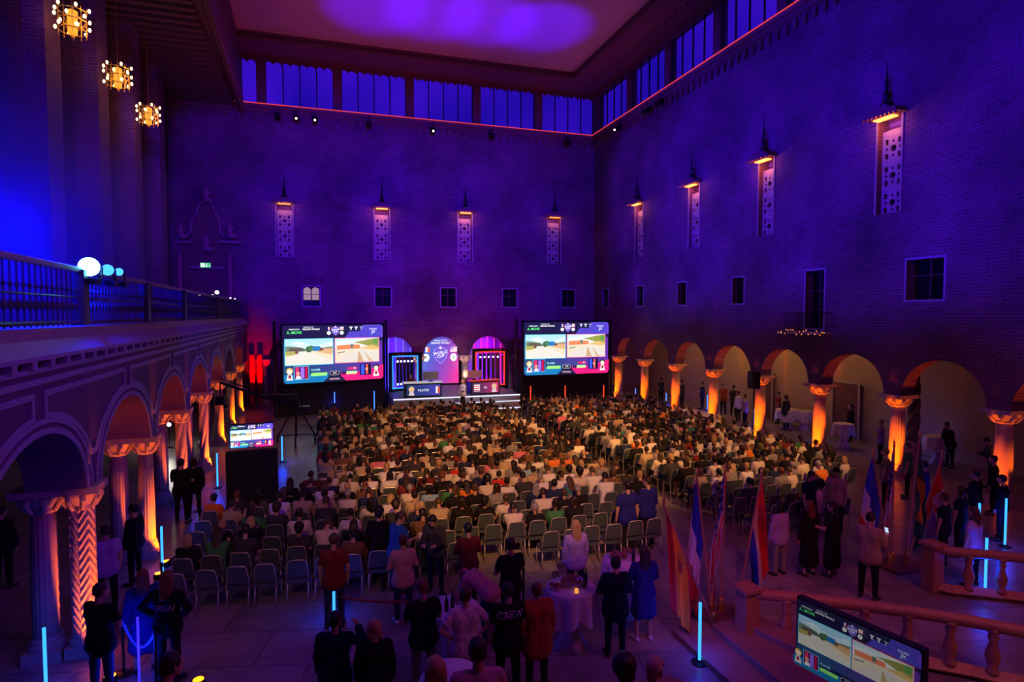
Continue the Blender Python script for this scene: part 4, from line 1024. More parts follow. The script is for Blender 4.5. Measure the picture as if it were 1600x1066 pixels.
rows = {}
for s in seats: rows.setdefault((s[0], s[1]), []).append(s[2])
for k in rows: rows[k].sort()
def where(s):
    r, blk, x = s[0], s[1], s[2]; xs = rows[(r, blk)]
    n = (len([a for a in xs if a > x]) if blk == 'left' else len([a for a in xs if a < x]))
    rw = 'back row' if r == 0 else '%s row from the back' % ordw[r] if r < 20 else '%s row from the back' % nth(r)
    return '%s, %s block, %s from aisle' % (rw.replace(' from the back', ' from back'), blk, nth(n))
chairs_done = 0; people_done = 0
st_ch = MB(); st_groups = {}
special = {}
def seat_person(s, yv, rz):
    global people_done
    i = R.randrange(6); st = R.choices(['short', 'long', 'bob', 'bun', 'curly'], [60, 17, 10, 4, 9])[0]; sl_ = 0 if R.random() < .55 else 1
    sc_, hc_, skin = pick_shirt(), pick_hair(), R.choices([M['skin'], M['skin2'], M['skin3']], [60, 28, 12])[0]
    if s[0] < 9 and s[2] > 1 and s[1] == 'left' and R.random() < .2: sc_ = R.choice(['cream', 'white', 'grey'])
    tr_ = R.choice(['black', 'navy', 'charcoal', 'grey', 'brown'])
    loc = (s[2], yv, 0); sc = R.uniform(.94, 1.06)
    if people_done >= 300:
        if st in ('bun', 'curly'): st = 'short'
        st_groups.setdefault((i, sl_, st, sc_, hc_, skin.name, tr_), []).append((loc, rz, sc)); return
    lab = 'spectator, %s %s, %s hair, %s' % (sc_, 'T-shirt' if sl_ == 0 else 'sweater', hc_.replace('dark brown', 'dark') if st != 'long' else 'long', where(s))
    G = 'spectators seated in the rows'
    if people_done < 150:
        t = thing('person', lab, 'person', loc, rz, G); t.scale = (sc, sc, sc); S_ = SEATED[i]
        def prt(nm, me, m_):
            o = link(bpy.data.objects.new(nm, me), t)
            if m_: o.material_slots[0].link = 'OBJECT'; o.material_slots[0].material = m_
            return o
        prt('body', S_['body'], skin); prt('shirt', S_['shirt'][sl_], SH[sc_]); prt('trousers', S_['trousers'], SH[tr_]); [prt('shoe', q_, None) for q_ in S_['shoes']]
        if R.random() < .06: prt('cap', S_['cap'], SH[R.choice(['white', 'black', 'navy', 'red'])]); prt('hair', S_['hair']['short'], HM[hc_]).scale = (1, 1, .995)
        else: prt('hair', S_['hair'][st], HM[hc_])
    else:
        if st in ('bun', 'curly'): st = 'short'
        t = link(bpy.data.objects.new('person', LOW[i][(sl_, st)])); t.location = loc; t.rotation_euler = (0, 0, rz); t.scale = (sc, sc, sc)
        lab = 'spectator, %s %s, %s hair, %s' % (sc_, 'T-shirt' if sl_ == 0 else 'sweater', hc_.replace('dark brown', 'dark') if st != 'long' else 'long', where(s))
        tag(t, lab, 'person', G)
        for k, m_ in enumerate((skin, SH[sc_], SH[tr_], HM[hc_])): t.material_slots[k].link = 'OBJECT'; t.material_slots[k].material = m_
    people_done += 1
for s in seats:
    rz = R.uniform(-.05, .05) + (atan2(-(9-s[2]), 60)*1.0)
    full = R.random() < occ(*s[:3])
    if chairs_done < 300:
        lab = '%s dark banquet chair, %s' % ('occupied' if full else 'empty', where(s)); G = 'banquet chairs in the audience rows'
        if chairs_done < 110:
            t = thing('banquet_chair', lab, 'chair', (s[2], s[3], 0), rz, G)
            for nm, me in [('seat', ME_SEAT), ('backrest', ME_BACK), ('frame', ME_FR)]+[('leg', l) for l in ME_LEG]: link(bpy.data.objects.new(nm, me), t)
        else:
            t = link(bpy.data.objects.new('banquet_chair', ME_CHAIR)); t.location = (s[2], s[3], 0); t.rotation_euler = (0, 0, rz); tag(t, lab, 'chair', G)
        chairs_done += 1
    else:
        Mx = Matrix.Translation((s[2], s[3], 0)) @ Matrix.Rotation(rz, 4, 'Z'); st_ch.add([Mx @ v for v in WH.v], WH.f); st_ch.mi[-len(WH.f):] = WH.mi
    if full: seat_person(s, s[3]+.0, rz+R.uniform(-.12, .12))
tag(st_ch.build('banquet_chair_rows', [M['chairfab'], M['chairframe']]), 'dark banquet chairs of the farthest rows near the stage', 'chairs', kind='stuff')
# the farthest spectators as one crowd
vs = []; fs = []; mi = []; mats = []
def midx(m_):
    if m_ not in mats: mats.append(m_)
    return mats.index(m_)
for (i, sl_, st, sc_, hc_, sk, tr_), lst in st_groups.items():
    me = LOW[i][(sl_, st)]; co = [v.co.copy() for v in me.vertices]; pf = [tuple(p.vertices) for p in me.polygons]; pm = [p.material_index for p in me.polygons]
    mm = [midx(bpy.data.materials[sk]), midx(SH[sc_]), midx(SH[tr_]), midx(HM[hc_])]
    for loc, rz, sc in lst:
        Mx = Matrix.Translation(loc) @ Matrix.Rotation(rz, 4, 'Z') @ Matrix.Diagonal((sc, sc, sc, 1)); n = len(vs)
        vs += [Mx @ c for c in co]; fs += [tuple(a+n for a in p) for p in pf]; mi += [mm[a] for a in pm]
o = link(bpy.data.objects.new('seated_crowd', mesh('crowd', vs, fs, mats, True, mi)))
tag(o, 'tightly packed spectators filling the farthest rows before the stage', 'crowd', kind='stuff')
print('SEATS', len(seats), 'people', people_done, 'stuff', sum(len(v) for v in st_groups.values()))
# ================================================================ STANDING PEOPLE
from mathutils.bvhtree import BVHTree
def stand(lab, px, py, kw=None, shirt='black', trousers='black', hair='dark brown', style='short', rz=0.0, sc=1.0, sleeve=.3, z0=0.0, skin='skin', cap=None, shoes='leather', skirt=None, hem=.08, legs=.97, back_text=None, text_col=(.75, .75, .8), face=False, vx=None, e=.016, name='person', group=None, at=None, bald=False):
    f = Fig(**(kw or {})); top = (f.hc.z+.115)*sc
    p = Vector(at) if at else atz(px, py, z0+top)
    hcx = Vector((f.hc.x, f.hc.y, 0)); hcx.rotate(Matrix.Rotation(rz, 3, 'Z'))
    loc = Vector((p.x, p.y, z0)) - (hcx*sc if not at else Vector((0, 0, 0)))
    d = loc.length
    vx = vx or (.0125 if d < 14 else .018 if d < 22 else .026)
    t = thing(name, lab, 'person', loc, rz, group); t.scale = (sc, sc, sc)
    if f.sit: pass
    sk = M[skin]
    def prt(nm, me, par=None): return link(bpy.data.objects.new(nm, me), par or t)
    bo = prt('body', f.body(vx*.95, sk, d < 24))
    sh = f.shirt(vx*1.15, cloth(shirt, dict(SHIRTS).get(shirt, (.1, .1, .1))), sleeve, hem, e, .008, int(px)); sho = prt('shirt', sh)
    if skirt: prt('skirt', f.skirt(vx*1.3, cloth(trousers, (0, 0, 0)), skirt, .17))
    else: prt('trousers', f.trousers(vx*1.15, cloth(trousers, (0, 0, 0)), legs, .007, int(py)))
    [prt('shoe', q_) for q_ in f.shoes(vx*1.1, M[shoes])]
    if cap: prt('cap', f.cap(SH[cap]))
    if not bald: prt('hair', f.hair(vx*1.1, HM[hair], style, int(px)))
    if face:
        H = lambda x, y, z: f.hc + f.Rh @ V(x, y, z)
        for x in (-.03, .03): mb = MB(); mb.ball(H(x, .083, .012), .011, 8); mb.build('eye', M['eye'], bo)
        mb = MB(); mb.tube([H(-.024, .092, -.062), H(0, .1, -.064), H(.024, .092, -.062)], .005, 6); mb.build('mouth', M['lips'], bo)
    if back_text:
        bv = BVHTree.FromPolygons([v.co for v in sh.vertices], [tuple(p_.vertices) for p_ in sh.polygons])
        for body, size, zz, col in back_text:
            vs, fs = text_mesh(body, size) if isinstance(body, str) else body
            out = []
            for v in vs:
                x, z = v.x, zz+v.y; h = bv.ray_cast(V(x, -1, z), V(0, 1, 0))
                out.append(V(x, (h[0].y if h[0] else -.14)-.006, z))
            me = mesh('print', out, fs, mat('shirt_print', col, .7)); prt('back_print', me, sho)
    return t, f
def shield_outline(k):
    mb = MB(); pts = [(0, 1.2), (.4, 1.0), (.9, .8), (.95, .2), (.75, -.5), (.35, -1.0), (0, -1.2), (-.35, -1.0), (-.75, -.5), (-.95, .2), (-.9, .8), (-.4, 1.0)]
    mb.ribbon([(a*k, b*k) for a, b in pts], .007, lambda u, v, w: V(u, v, 0), .001, closed=True); return mb.v, mb.f
c_ = cloth
c_('blue', (.03, .12, .42)); c_('jeans', (.03, .05, .12)); c_('khaki', (.28, .22, .13)); c_('rust', (.4, .09, .03)); c_('dusty pink', (.55, .3, .28)); c_('royal blue', (.02, .02, .2)); c_('dark navy', (.008, .012, .04)); c_('burgundy', (.13, .02, .03)); c_('tan', (.42, .3, .2))
SHIRTS += [('blue', (.03, .12, .42)), ('rust', (.4, .09, .03)), ('dusty pink', (.55, .3, .28)), ('royal blue', (.02, .02, .2)), ('dark navy', (.008, .012, .04)), ('burgundy', (.13, .02, .03)), ('tan', (.42, .3, .2))]
UP = dict(la=((-.22, .05, -1), (0, .2, -1)), ra=((.22, .05, -1), (0, .2, -1)))
FOLD = dict(la=((-.3, .25, -1), (.8, .55, .15)), ra=((.3, .25, -1), (-.8, .55, .1)))        # arms crossed in front
HIPS = dict(la=((-.75, -.25, -.8), (.8, .25, -.75)), ra=((.75, -.25, -.8), (-.8, .25, -.75)))   # hands on hips
PHONE = dict(la=((-.2, .2, -1), (.25, 1, .35)), ra=((.2, .3, -1), (-.15, 1, .5)), head=(0, 14))
EAR = dict(la=((-.2, .05, -1), (0, .3, -1)), ra=((.75, .35, -.55), (-.45, .25, .85)), head=(-20, 0), curl=1.0)
DOWN = dict(lean=10, head=(0, 22), la=((-.15, .3, -1), (.35, .85, .1)), ra=((.15, .3, -1), (-.35, .85, .1)))
WALK = dict(ll=((-.05, .3, -1), (0, .0, -1)), rl=((.05, -.25, -1), (0, -.3, -1)), la=((-.2, -.2, -1), (0, .2, -1)), ra=((.2, .25, -1), (0, .45, -1)))
BEND = dict(lean=62, head=(0, 5), la=((-.1, .35, -1), (.0, .5, -.8)), ra=((.1, .35, -1), (0, .5, -.8)), ll=((-.1, .05, -1), (0, -.1, -1)), rl=((.1, .05, -1), (0, -.1, -1)))
# near group at the bottom of the picture
stand('man in maroon T-shirt and jeans standing behind the rear left chairs', 521, 834, {**UP, 'head': (10, 4)}, 'maroon', 'jeans', 'brown', rz=-.1, sc=1.03)
stand('woman in pale pink sweater and dark trousers, dark hair, behind the back row', 629, 836, dict(la=((-.3, .1, -1), (.35, .8, -.3)), ra=((.3, .1, -1), (-.3, .8, -.2))), 'dusty pink', 'navy', 'brown', 'short', rz=.05, sc=.98, sleeve=.97, shoes='whiteshoe', hem=.1)
stand('man in bright blue T-shirt looking down to the right beside the rear rows', 628, 800, dict(lean=8, head=(0, 24), la=((-.2, .2, -1), (.2, 1, 0)), ra=((.2, .2, -1), (-.2, 1, 0))), 'blue', 'jeans', 'brown', rz=-1.0)
stand('dark haired person in black jacket with one foot forward between the chairs', 592, 793, {**WALK, 'lean': 6}, 'black', 'black', 'black', 'curly', rz=-.25, sc=1.0, sleeve=.97)
stand('person in dark jacket facing the camera and looking down, behind the back row', 676, 806, DOWN, 'charcoal', 'dark navy', 'black', 'short', rz=pi-.5, sc=1.0, sleeve=.97, face=True)
stand('person in dark burgundy long sleeved top seen from behind by the back row chairs', 731, 818, dict(head=(0, 6), **FOLD), 'burgundy', 'black', 'black', rz=0, sc=.97, sleeve=.97)
stand('person in pink shirt bent over forward beside the food table', 718, 880, BEND, 'dusty pink', 'navy', 'dark brown', 'short', rz=.8, sc=.98, sleeve=.97)
stand('man in black T-shirt with short dark hair beside the small food table', 797, 841, dict(head=(-6, 3), **FOLD), 'black', 'black', 'dark brown', rz=.1, sc=1.04, skin='skin2')
stand('man in black T-shirt and beige trousers with reddish hair near the rope', 659, 906, dict(head=(20, 8), **FOLD), 'black', 'khaki', 'auburn', rz=.05, sc=1.05)
stand('short haired blond person in black top at the bottom of the hall', 585, 968, dict(head=(4, 0), **UP), 'black', 'black', 'blond', 'bob', rz=-.1, sc=.99, sleeve=.97)
stand('man in dark navy suit holding a hand to his ear beside the blond person', 524, 956, EAR, 'dark navy', 'dark navy', 'black', rz=-.25, sc=1.02, sleeve=.97, skin='skin2', hem=.18, e=.024)
stand('man in white T-shirt and shorts with both hands on his hips', 726, 918, HIPS, 'cream', 'khaki', 'brown', rz=.0, sc=1.04, legs=.55, hem=.1, shoes='whiteshoe')
stand('man in black CREW T-shirt seen from behind', 793, 910, {**UP}, 'black', 'black', 'dark brown', rz=.0, sc=1.06, back_text=[('CREW', .14, 1.33, (.6, .5, .62))], hem=.1)
stand('woman in loose rust coloured jacket and dark trousers with tied reddish hair', 838, 911, {**UP}, 'rust', 'black', 'auburn', 'short', rz=.05, sc=1.0, sleeve=.97, hem=.22, e=.045)
stand('man in dark jacket standing between the two cocktail tables', 962, 870, dict(head=(-10, 0), **FOLD), 'dark navy', 'dark navy', 'black', rz=-.2, sc=1.0, sleeve=.97, hem=.16, e=.028)
stand('dark haired woman in blue black dress with bare legs beside the flags', 1005, 853, dict(head=(8, 2), **FOLD), 'royal blue', 'royal blue', 'dark brown', 'long', rz=-.1, sc=1.0, sleeve=.97, skirt=.38, shoes='whiteshoe')
stand('long blond haired person in lilac shirt behind the blue lit chairs', 899, 813, dict(head=(-5, 0), **UP), 'lilac', 'dark navy', 'blond', 'long', rz=0, sc=1.0, sleeve=.97)
stand('broad man in striped blue shirt standing right of the back row', 980, 752, dict(broad=1.12, **UP), 'royal blue', 'black', 'black', rz=.1, sc=1.06)
stand('man in blue shirt and dark trousers, rightmost of the pair by the aisle', 1011, 745, dict(head=(35, 0), **UP), 'royal blue', 'black', 'dark brown', rz=.1, sc=1.06, sleeve=.6)
stand('woman with dark bob in pale lilac blouse and grey trousers beside the striped flag', 1218, 784, {**UP}, 'lilac', 'grey', 'black', 'bob', rz=.1, sc=.97, sleeve=.97)
stand('man in navy T-shirt with a lanyard facing the camera behind the women in black', 1269, 737, dict(head=(15, 16), **UP), 'dark navy', 'black', 'dark brown', rz=pi+.2, sc=1.03, face=True)
stand('man in olive tan T-shirt turned to the left beside the lanyard man', 1307, 731, dict(head=(10, 6), **UP), 'tan', 'black', 'black', rz=pi*.62, sc=1.04, skin='skin2', cap='black', face=True)
stand('woman with long reddish hair in black dress, left one of two women in black', 1264, 782, {**UP}, 'black', 'black', 'auburn', 'long', rz=.1, sc=.99, sleeve=.97, skirt=.6)
stand('woman with dark hair in black outfit talking, right one of two women in black', 1300, 784, dict(head=(25, 0), la=((-.4, .3, -1), (-.3, .9, .2)), ra=((.2, .1, -1), (0, .4, -1))), 'black', 'black', 'dark brown', 'long', rz=.4, sc=.98, skirt=.62)
man, fm = stand('man in beige sweater and black trousers looking at his phone by the balustrade', 1361, 801, PHONE, 'tan', 'black', 'dark brown', rz=-1.15, sc=1.05, sleeve=.97, hem=.1, face=False)
ph = thing('smartphone', 'small bright phone held up by the man in the beige sweater', 'phone', (0, 0, 0))
hp = man.matrix_basis @ (fm.wr[1]+fm.fd[1]*.1); ph.location = hp+Vector((0, 0, .05)); ph.rotation_euler = (.5, 0, -1.15)
mb = MB(); mb.box((0, 0, .03), (.075, .009, .15)); bevel(mb.build('case', M['blackmetal'], ph), .004); mb = MB(); mb.box((0, -.006, .03), (.067, .002, .138)); mb.build('phone_screen', em((200, 215, 255), 1.0), ph)
# left edge by the big columns
stand('man in black T-shirt with a green shield print by the zigzag column', 158, 911, dict(head=(-18, 2), **FOLD), 'black', 'jeans', 'dark brown', rz=-.5, sc=1.06, back_text=[(shield_outline(.15), 1, 1.2, (.05, .2, .22)), ('WORLD', .068, 1.24, (.03, .45, .12)), ('CUP', .068, 1.17, (.03, .45, .12))], hem=.1)
stand('woman with long red hair in blue dress between the black dressed crew pair', 222, 890, dict(head=(0, 0), **UP), 'royal blue', 'royal blue', 'auburn', 'long', rz=.3, sc=.98, skirt=.5, sleeve=.97)
stand('long haired person in black CREW sweater seen from behind, left of the chairs', 262, 892, dict(head=(10, 4), **HIPS), 'black', 'black', 'auburn', 'long', rz=-.35, sc=1.04, sleeve=.97, back_text=[('CREW', .13, 1.22, (.6, .2, .3))])
stand('person behind the zigzag column in purple light with dark trousers', 164, 822, dict(head=(0, 10), **UP), 'lilac', 'black', 'dark brown', rz=.4, sc=1.0)
stand('dark dressed person at the second left column, partly hidden by it', 207, 788, {**UP}, 'black', 'black', 'black', rz=1.2, sc=1.02, sleeve=.97)
stand('broad man in black standing with arms crossed by the third left column', 283, 717, dict(broad=1.1, **FOLD), 'black', 'black', 'black', rz=-.3, sc=1.06)
stand('slim person in black right behind the broad man by the third left column', 302, 716, {**UP}, 'black', 'black', 'dark brown', 'bob', rz=.2, sc=1.0, sleeve=.97)
stand('dark clothed person in the shadow at the left picture edge', 3, 790, {**UP}, 'black', 'black', 'black', rz=-.3, sc=1.04, sleeve=.97)
# seated or low ones on the landing at the very bottom
LZ = 1.25
stand('man in dusty pink shirt on the landing at the bottom centre', 746, 996, {**UP}, 'dusty pink', 'jeans', 'dark brown', rz=-.1, sc=1.02, z0=LZ-.0)
stand('blond person in dark top on the landing beside the white table', 679, 1026, {**UP}, 'black', 'black', 'blond', 'bob', rz=.1, sc=.95, z0=LZ)
stand('dark haired person in black printed top on the landing at the bottom', 974, 1026, {**UP}, 'black', 'black', 'dark brown', 'curly', rz=-.1, sc=.97, z0=LZ, back_text=[('ME', .1, 1.4, (.5, .12, .06))])
stand('bald bespectacled man on the landing at the bottom, beside the printed top', 1023, 1024, dict(head=(-35, 0), **UP), 'beige', 'black', 'grey', 'short', rz=-.6, sc=.98, z0=LZ, bald=True, face=True)
stand('dark haired person in patterned shirt on the landing at the bottom left', 268, 1020, dict(head=(-30, 5), **UP), 'brown', 'black', 'dark brown', rz=-.4, sc=.97, z0=LZ)
# right hand aisle and arcade
RG = None
for px, py, sh, hr, st, rz, lab, kw in (
    (1153, 611, 'white', 'black', 'short', .3, 'man in white shirt in front of the long table under the right arches', UP), (1164, 616, 'lilac', 'dark brown', 'short', .5, 'man in lilac shirt beside the white shirted man under the right arches', UP),
    (1147, 602, 'charcoal', 'black', 'short', -1.2, 'dark dressed man behind the long table under the right arches', FOLD), (1131, 600, 'rust', 'black', 'short', pi, 'person in rust coloured top behind the long table', UP),
    (1065, 594, 'charcoal', 'black', 'short', .4, 'dark suited person in the third right arch, left one', UP), (1097, 597, 'navy', 'black', 'short', .6, 'dark suited person in the third right arch, right one', FOLD), (1033, 590, 'navy', 'dark brown', 'short', .3, 'person in navy under the second right arch', UP),
    (1216, 612, 'maroon', 'black', 'short', .8, 'person in maroon at the table under the fourth near arch', UP), (1240, 607, 'pink', 'black', 'short', -.6, 'person in pink top at the table under the fourth near arch', UP), (1228, 618, 'charcoal', 'brown', 'curly', .2, 'curly haired person at the table under the fourth near arch', UP),
    (1329, 632, 'black', 'black', 'long', 1.0, 'long dark haired person in a black cape under the third near arch', FOLD), (1376, 655, 'lilac', 'grey', 'short', .5, 'grey haired person in pale top left of the bright second near column', FOLD),
    (1479, 660, 'black', 'black', 'short', 1.3, 'dark suited man at the cloth covered table under the nearest arch', {**UP, 'lean': 12}), (1541, 684, 'charcoal', 'dark brown', 'short', .9, 'tall person in dark jacket left of the nearest right column', DOWN),
    (1552, 712, 'black', 'black', 'short', .5, 'person in black with an orange lit shoulder before the nearest right column', UP), (1524, 735, 'black', 'black', 'short', .2, 'broad man in black leaning left of the nearest right column', FOLD), (1500, 760, 'dark navy', 'dark brown', 'bob', .3, 'person in dark navy behind the leaning light tubes', UP),
    (1565, 742, 'black', 'black', 'short', .3, 'black clad man directly before the nearest right column', UP), (1418, 692, 'green', 'dark brown', 'short', .7, 'man in green T-shirt behind the flags on the right', UP), (1443, 720, 'royal blue', 'black', 'short', .5, 'person in royal blue top behind the leaning flagpole', UP), (1521, 792, 'lilac', 'brown', 'long', .2, 'long haired person in lilac top between the blue tubes', UP),
    (1474, 770, 'dark navy', 'brown', 'short', .4, 'person in dark navy coat right of the maple red flag', UP), (1383, 701, 'olive', 'brown', 'short', .6, 'man in olive shirt left of the green T-shirt man', UP)):
    stand(lab, px, py, kw, sh, 'black', hr, st, rz, R.uniform(.97, 1.05), .97 if sh in ('white', 'charcoal', 'black') else .3)
# on the stage: player behind the left desk, presenter between the desks
stand('player in dark jacket with headphones behind the left stage desk', 663, 590, dict(sit=True, head=(-20, 8), la=((-.2, .4, -1), (.2, 1, .1)), ra=((.2, .4, -1), (-.2, 1, .1))), 'burgundy', 'black', 'black', 'short', rz=pi, z0=.95, vx=.03, face=True, at=(5.35, 37.75, .95))
stand('presenter in white top and black trousers standing on the stage steps', 721, 591, dict(la=((-.3, .3, -1), (.5, .8, .2)), ra=((.2, .1, -1), (0, .3, -1))), 'white', 'black', 'blond', 'bob', rz=1.9, z0=.36, vx=.026, sleeve=.97, at=(8.05, 35.12, .36))
pc_ = link(bpy.data.objects.new('banquet_chair', ME_CHAIR)); pc_.location = (5.35, 37.75, .95); pc_.rotation_euler = (0, 0, pi); tag(pc_, 'chair of the player behind the left stage desk', 'chair')
# ================================================================ LIGHT TUBES
def tube(px, y1, h, lab, col=(40, 110, 255), r=.03, s=1.9, z0=0.0, lamp=18, lean=0.0):
    p = atz(px, y1, z0+.06); t = thing('light_tube', lab, 'light tube', (p.x, p.y, z0))
    mb = MB(); mb.lathe([(.14, 0), (.14, .02), (.05, .035), (.04, .06)], n=14); mb.build('foot', M['blackmetal'], t)
    mb = MB(); mb.tube([(0, 0, .06), (lean, 0, .06+h)], r, 8); mb.build('tube', em(col, s), t)
    if lamp:
        l = bpy.data.lights.new('tube_glow', 'POINT'); l.energy = lamp; l.color = (.0, .03, 1) if col[2] > 200 else (1, .05, .02); l.shadow_soft_size = .15
        o = link(bpy.data.objects.new('tube_glow', l), t); o.location = (lean/2, -.0, .06+h*.5)
        o.data.use_shadow = True
    return t
for px, y1, h, lab in ((461, 646, 1.1, 'blue light tube behind the camera crane tripod'), (523, 645, 1.25, 'blue light tube before the left video wall, left of two'), (585, 643, 1.25, 'blue light tube before the left video wall, right of two'), (441, 720, 1.0, 'blue light tube right of the small monitor stand'),
    (340, 760, 1.15, 'tall blue light tube left of the small monitor, farther one'), (310, 796, 1.1, 'blue light tube by the third left column, nearer one'), (254, 893, 1.05, 'bright blue light tube beside the second left column'), (522, 960, .75, 'short blue light tube in front of the maroon T-shirt man'),
    (72, 1078, 1.0, 'blue light tube at the bottom left corner'), (1539, 928, 1.2, 'front blue light tube of three at the right edge'), (1528, 868, 1.3, 'left rear blue light tube of three at the right edge'), (1570, 851, 1.2, 'right rear blue light tube of three at the right edge'),
    (993, 620, .6, 'small blue light tube by the farthest right arch'), (1041, 628, .6, 'small blue light tube by the second farthest right arch'), (1105, 640, .9, 'blue light tube at the foot of the fifth far column'), (1177, 665, .9, 'blue light tube at the foot of the column with the loudspeaker'), (1276, 688, .9, 'blue light tube at the foot of the third near column'), (1409, 712, .8, 'blue light tube right of the second near column')):
    tube(px, y1, h, lab, (70, 130, 255) if y1 < 700 else (50, 150, 255), .028 if y1 < 720 else .026, 2.0, lamp=9 if y1 < 700 else 16)
tube(1093, 1031, 1.0, 'long blue light tube standing before the tricolour flag', (50, 150, 255), .026, 2.0, 0, 20)
tube(218, 1075, 1.15, 'thin violet light post among the crew at the bottom left', (60, 40, 255), .018, 1.5, 0, 22)
for px, y1, lab in ((829, 643, 'red light tube under the right video wall, left of three'), (883, 642, 'red light tube under the right video wall, middle of three'), (943, 641, 'red light tube under the right video wall, right of three')):
    tube(px, y1, 1.55, lab, (255, 60, 20), .035, 1.6, 0, 10)
# orange uplight fixtures seen glowing on the floor
for px, py, lab in ((248, 896, 'small orange uplight at the foot of the second left column'), (260, 877, 'small orange uplight behind the blue tube on the left'), (172, 1056, 'round orange uplight glowing at the bottom left'), (310, 1062, 'small pale floor light at the bottom left')):
    p = atz(px, py, .12); t = thing('uplight', lab, 'uplight', (p.x, p.y, 0))
    mb = MB(); mb.lathe([(.1, 0), (.11, .08), (.1, .12)], n=14); mb.build('housing', M['blackmetal'], t)
    mb = MB(); mb.lathe([(.085, .121), (.08, .128)], n=14); mb.build('lens', em((255, 150, 20), 3.0), t)
# ================================================================ TABLES AND FOOD
def cocktail_table(px, py, lab, h=1.1, r=.4, top_only=False, decor=True, z0=0, stretch=True):
    p = atz(px, py, z0+h); t = thing('cocktail_table', lab, 'table', (p.x, p.y, z0))
    n = 48; vs = []; fs = []; prof = [(0, h), (r*.98, h), (r, h-.015), (r*1.02, h-.15), (r*1.05, h-.45)]
    for i, (rr, z) in enumerate(prof):
        for k in range(n):
            a = 2*pi*k/n; w = max(0, i-2)*.035*sin(a*9); zz = z - (.16*abs(sin(a*2)) if i == 4 else 0); vs.append(((rr+w)*cos(a), (rr+w)*sin(a), zz))
    for i in range(len(prof)-1):
        for k in range(n): fs.append((i*n+k, i*n+(k+1) % n, (i+1)*n+(k+1) % n, (i+1)*n+k))
    m_ = MB().add(vs, fs); o = m_.build('tablecloth', M['tablecloth'], t, True)
    mb = MB(); mb.lathe([(.34, 0), (.2, .25), (.14, .5), (.2, .75), (.34, h-.03)], n=24, flute=.12, nf=4); mb.build('stretch_skirt', M['tablecloth'], t, True)
    return t, p
def bottle(p, lab, col=(.02, .05, .03)):
    mb = MB(); mb.lathe([(.035, 0), (.037, .02), (.036, .17), (.014, .23), (.014, .29), (.016, .3)], n=10); o = mb.build('bottle', mat('bottle_glass', col, .1), None, True); o.location = p; tag(o, lab, 'bottle'); return o
def platter(p, r, lab, n=26, seed=0):
    rr = random.Random(seed); t = thing('fruit_platter', lab, 'platter', p)
    mb = MB(); mb.lathe([(r*.5, 0), (r*.9, .02), (r, .05), (r*.96, .05), (r*.85, .03)], n=24); mb.build('tray', M['chrome'], t, True)
    mb = MB()
    for k in range(n):
        a = rr.uniform(0, 2*pi); q = r*.75*sqrt(rr.random()); mb.ball((q*cos(a), q*sin(a), .05+rr.random()*.05), rr.uniform(.022, .04), 6)
    o = mb.build('snacks', mat('mixed_snacks', (.35, .12, .06), .5, vary=.7, scale=30), t, True); o['kind'] = 'stuff'
    return t
def glass_(p, lab):
    mb = MB(); mb.lathe([(.03, 0), (.03, .005), (.005, .012), (.005, .08), (.03, .11), (.034, .17), (.028, .19), (.026, .19), (.03, .16), (.002, .1)], n=10)
    o = mb.build('wine_glass', M['clear'], None, True); o.location = p; tag(o, lab, 'glass'); return o
M['clear'] = mat('clear_glass', (.8, .75, .75), .05); M['clear'].node_tree.nodes['Principled BSDF'].inputs['Transmission Weight'].default_value = .8
ta, pa = cocktail_table(892, 917, 'white clothed cocktail table with a big platter beside the rust jacket woman', r=.45)
platter(pa+Vector((.05, .12, 0)), .26, 'large round snack platter on the near cocktail table', seed=1); platter(pa+Vector((-.3, .0, 0)), .12, 'small round snack dish left on the near cocktail table', 12, 2)
bottle(pa+Vector((.3, .02, 0)), 'dark bottle on the near cocktail table'); bottle(pa+Vector((.22, -.12, 0)), 'green bottle at the front of the near cocktail table', (.03, .12, .04))
mb = MB(); mb.lathe([(.03, 0), (.033, .07), (.028, .07), (.026, .01)], n=10); o = mb.build('candle_holder', emat('candle_glow', (1, .3, .05), 1.2)); o.location = pa+Vector((.0, -.25, 0)); tag(o, 'small glowing tea light at the front of the near cocktail table', 'candle')
tb, pb = cocktail_table(975, 874, 'white clothed cocktail table with dishes between the blue lit chairs and flags', r=.42)
platter(pb+Vector((-.08, .1, 0)), .2, 'snack platter on the far cocktail table', seed=3); glass_(pb+Vector((.22, .0, 0)), 'wine glass on the right of the far cocktail table')
bottle(pb+Vector((.1, -.2, 0)), 'dark bottle at the front of the far cocktail table'); platter(pb+Vector((.2, .22, 0)), .1, 'small dish at the rear of the far cocktail table', 10, 6)
tcc, pc = cocktail_table(706, 948, 'white clothed cocktail table with bottles behind the white T-shirt man', r=.45)
bottle(pc+Vector((-.12, -.15, 0)), 'dark bottle on the table behind the white T-shirt man'); bottle(pc+Vector((.0, -.05, 0)), 'green bottle on the table behind the white T-shirt man', (.03, .12, .04)); platter(pc+Vector((.2, .15, 0)), .17, 'snack platter on the table behind the white T-shirt man', seed=4)
glass_(pc+Vector((-.28, .0, 0)), 'wine glass on the table behind the white T-shirt man')
tdd, pd_ = cocktail_table(706, 1052, 'white round table at the very bottom beside the dusty pink shirt man', r=.28, z0=LZ)
for px, py, lab, hh, rr_ in ((1467, 682, 'cloth covered cocktail table under the nearest right arch', 1.1, .5), (1318, 662, 'pale cocktail table under the third near right arch', 1.1, .42), (1232, 640, 'round cloth covered table with guests under the fourth near arch', 1.0, .6), (1258, 642, 'narrow pale table right of the guests under the fourth near arch', 1.0, .35)):
    cocktail_table(px, py, lab, hh, rr_)
p = atz(1135, 640, 0); t = thing('long_table', 'long cloth covered table with dark cloth under the right arches', 'table', (18.2, 26.3, 0))
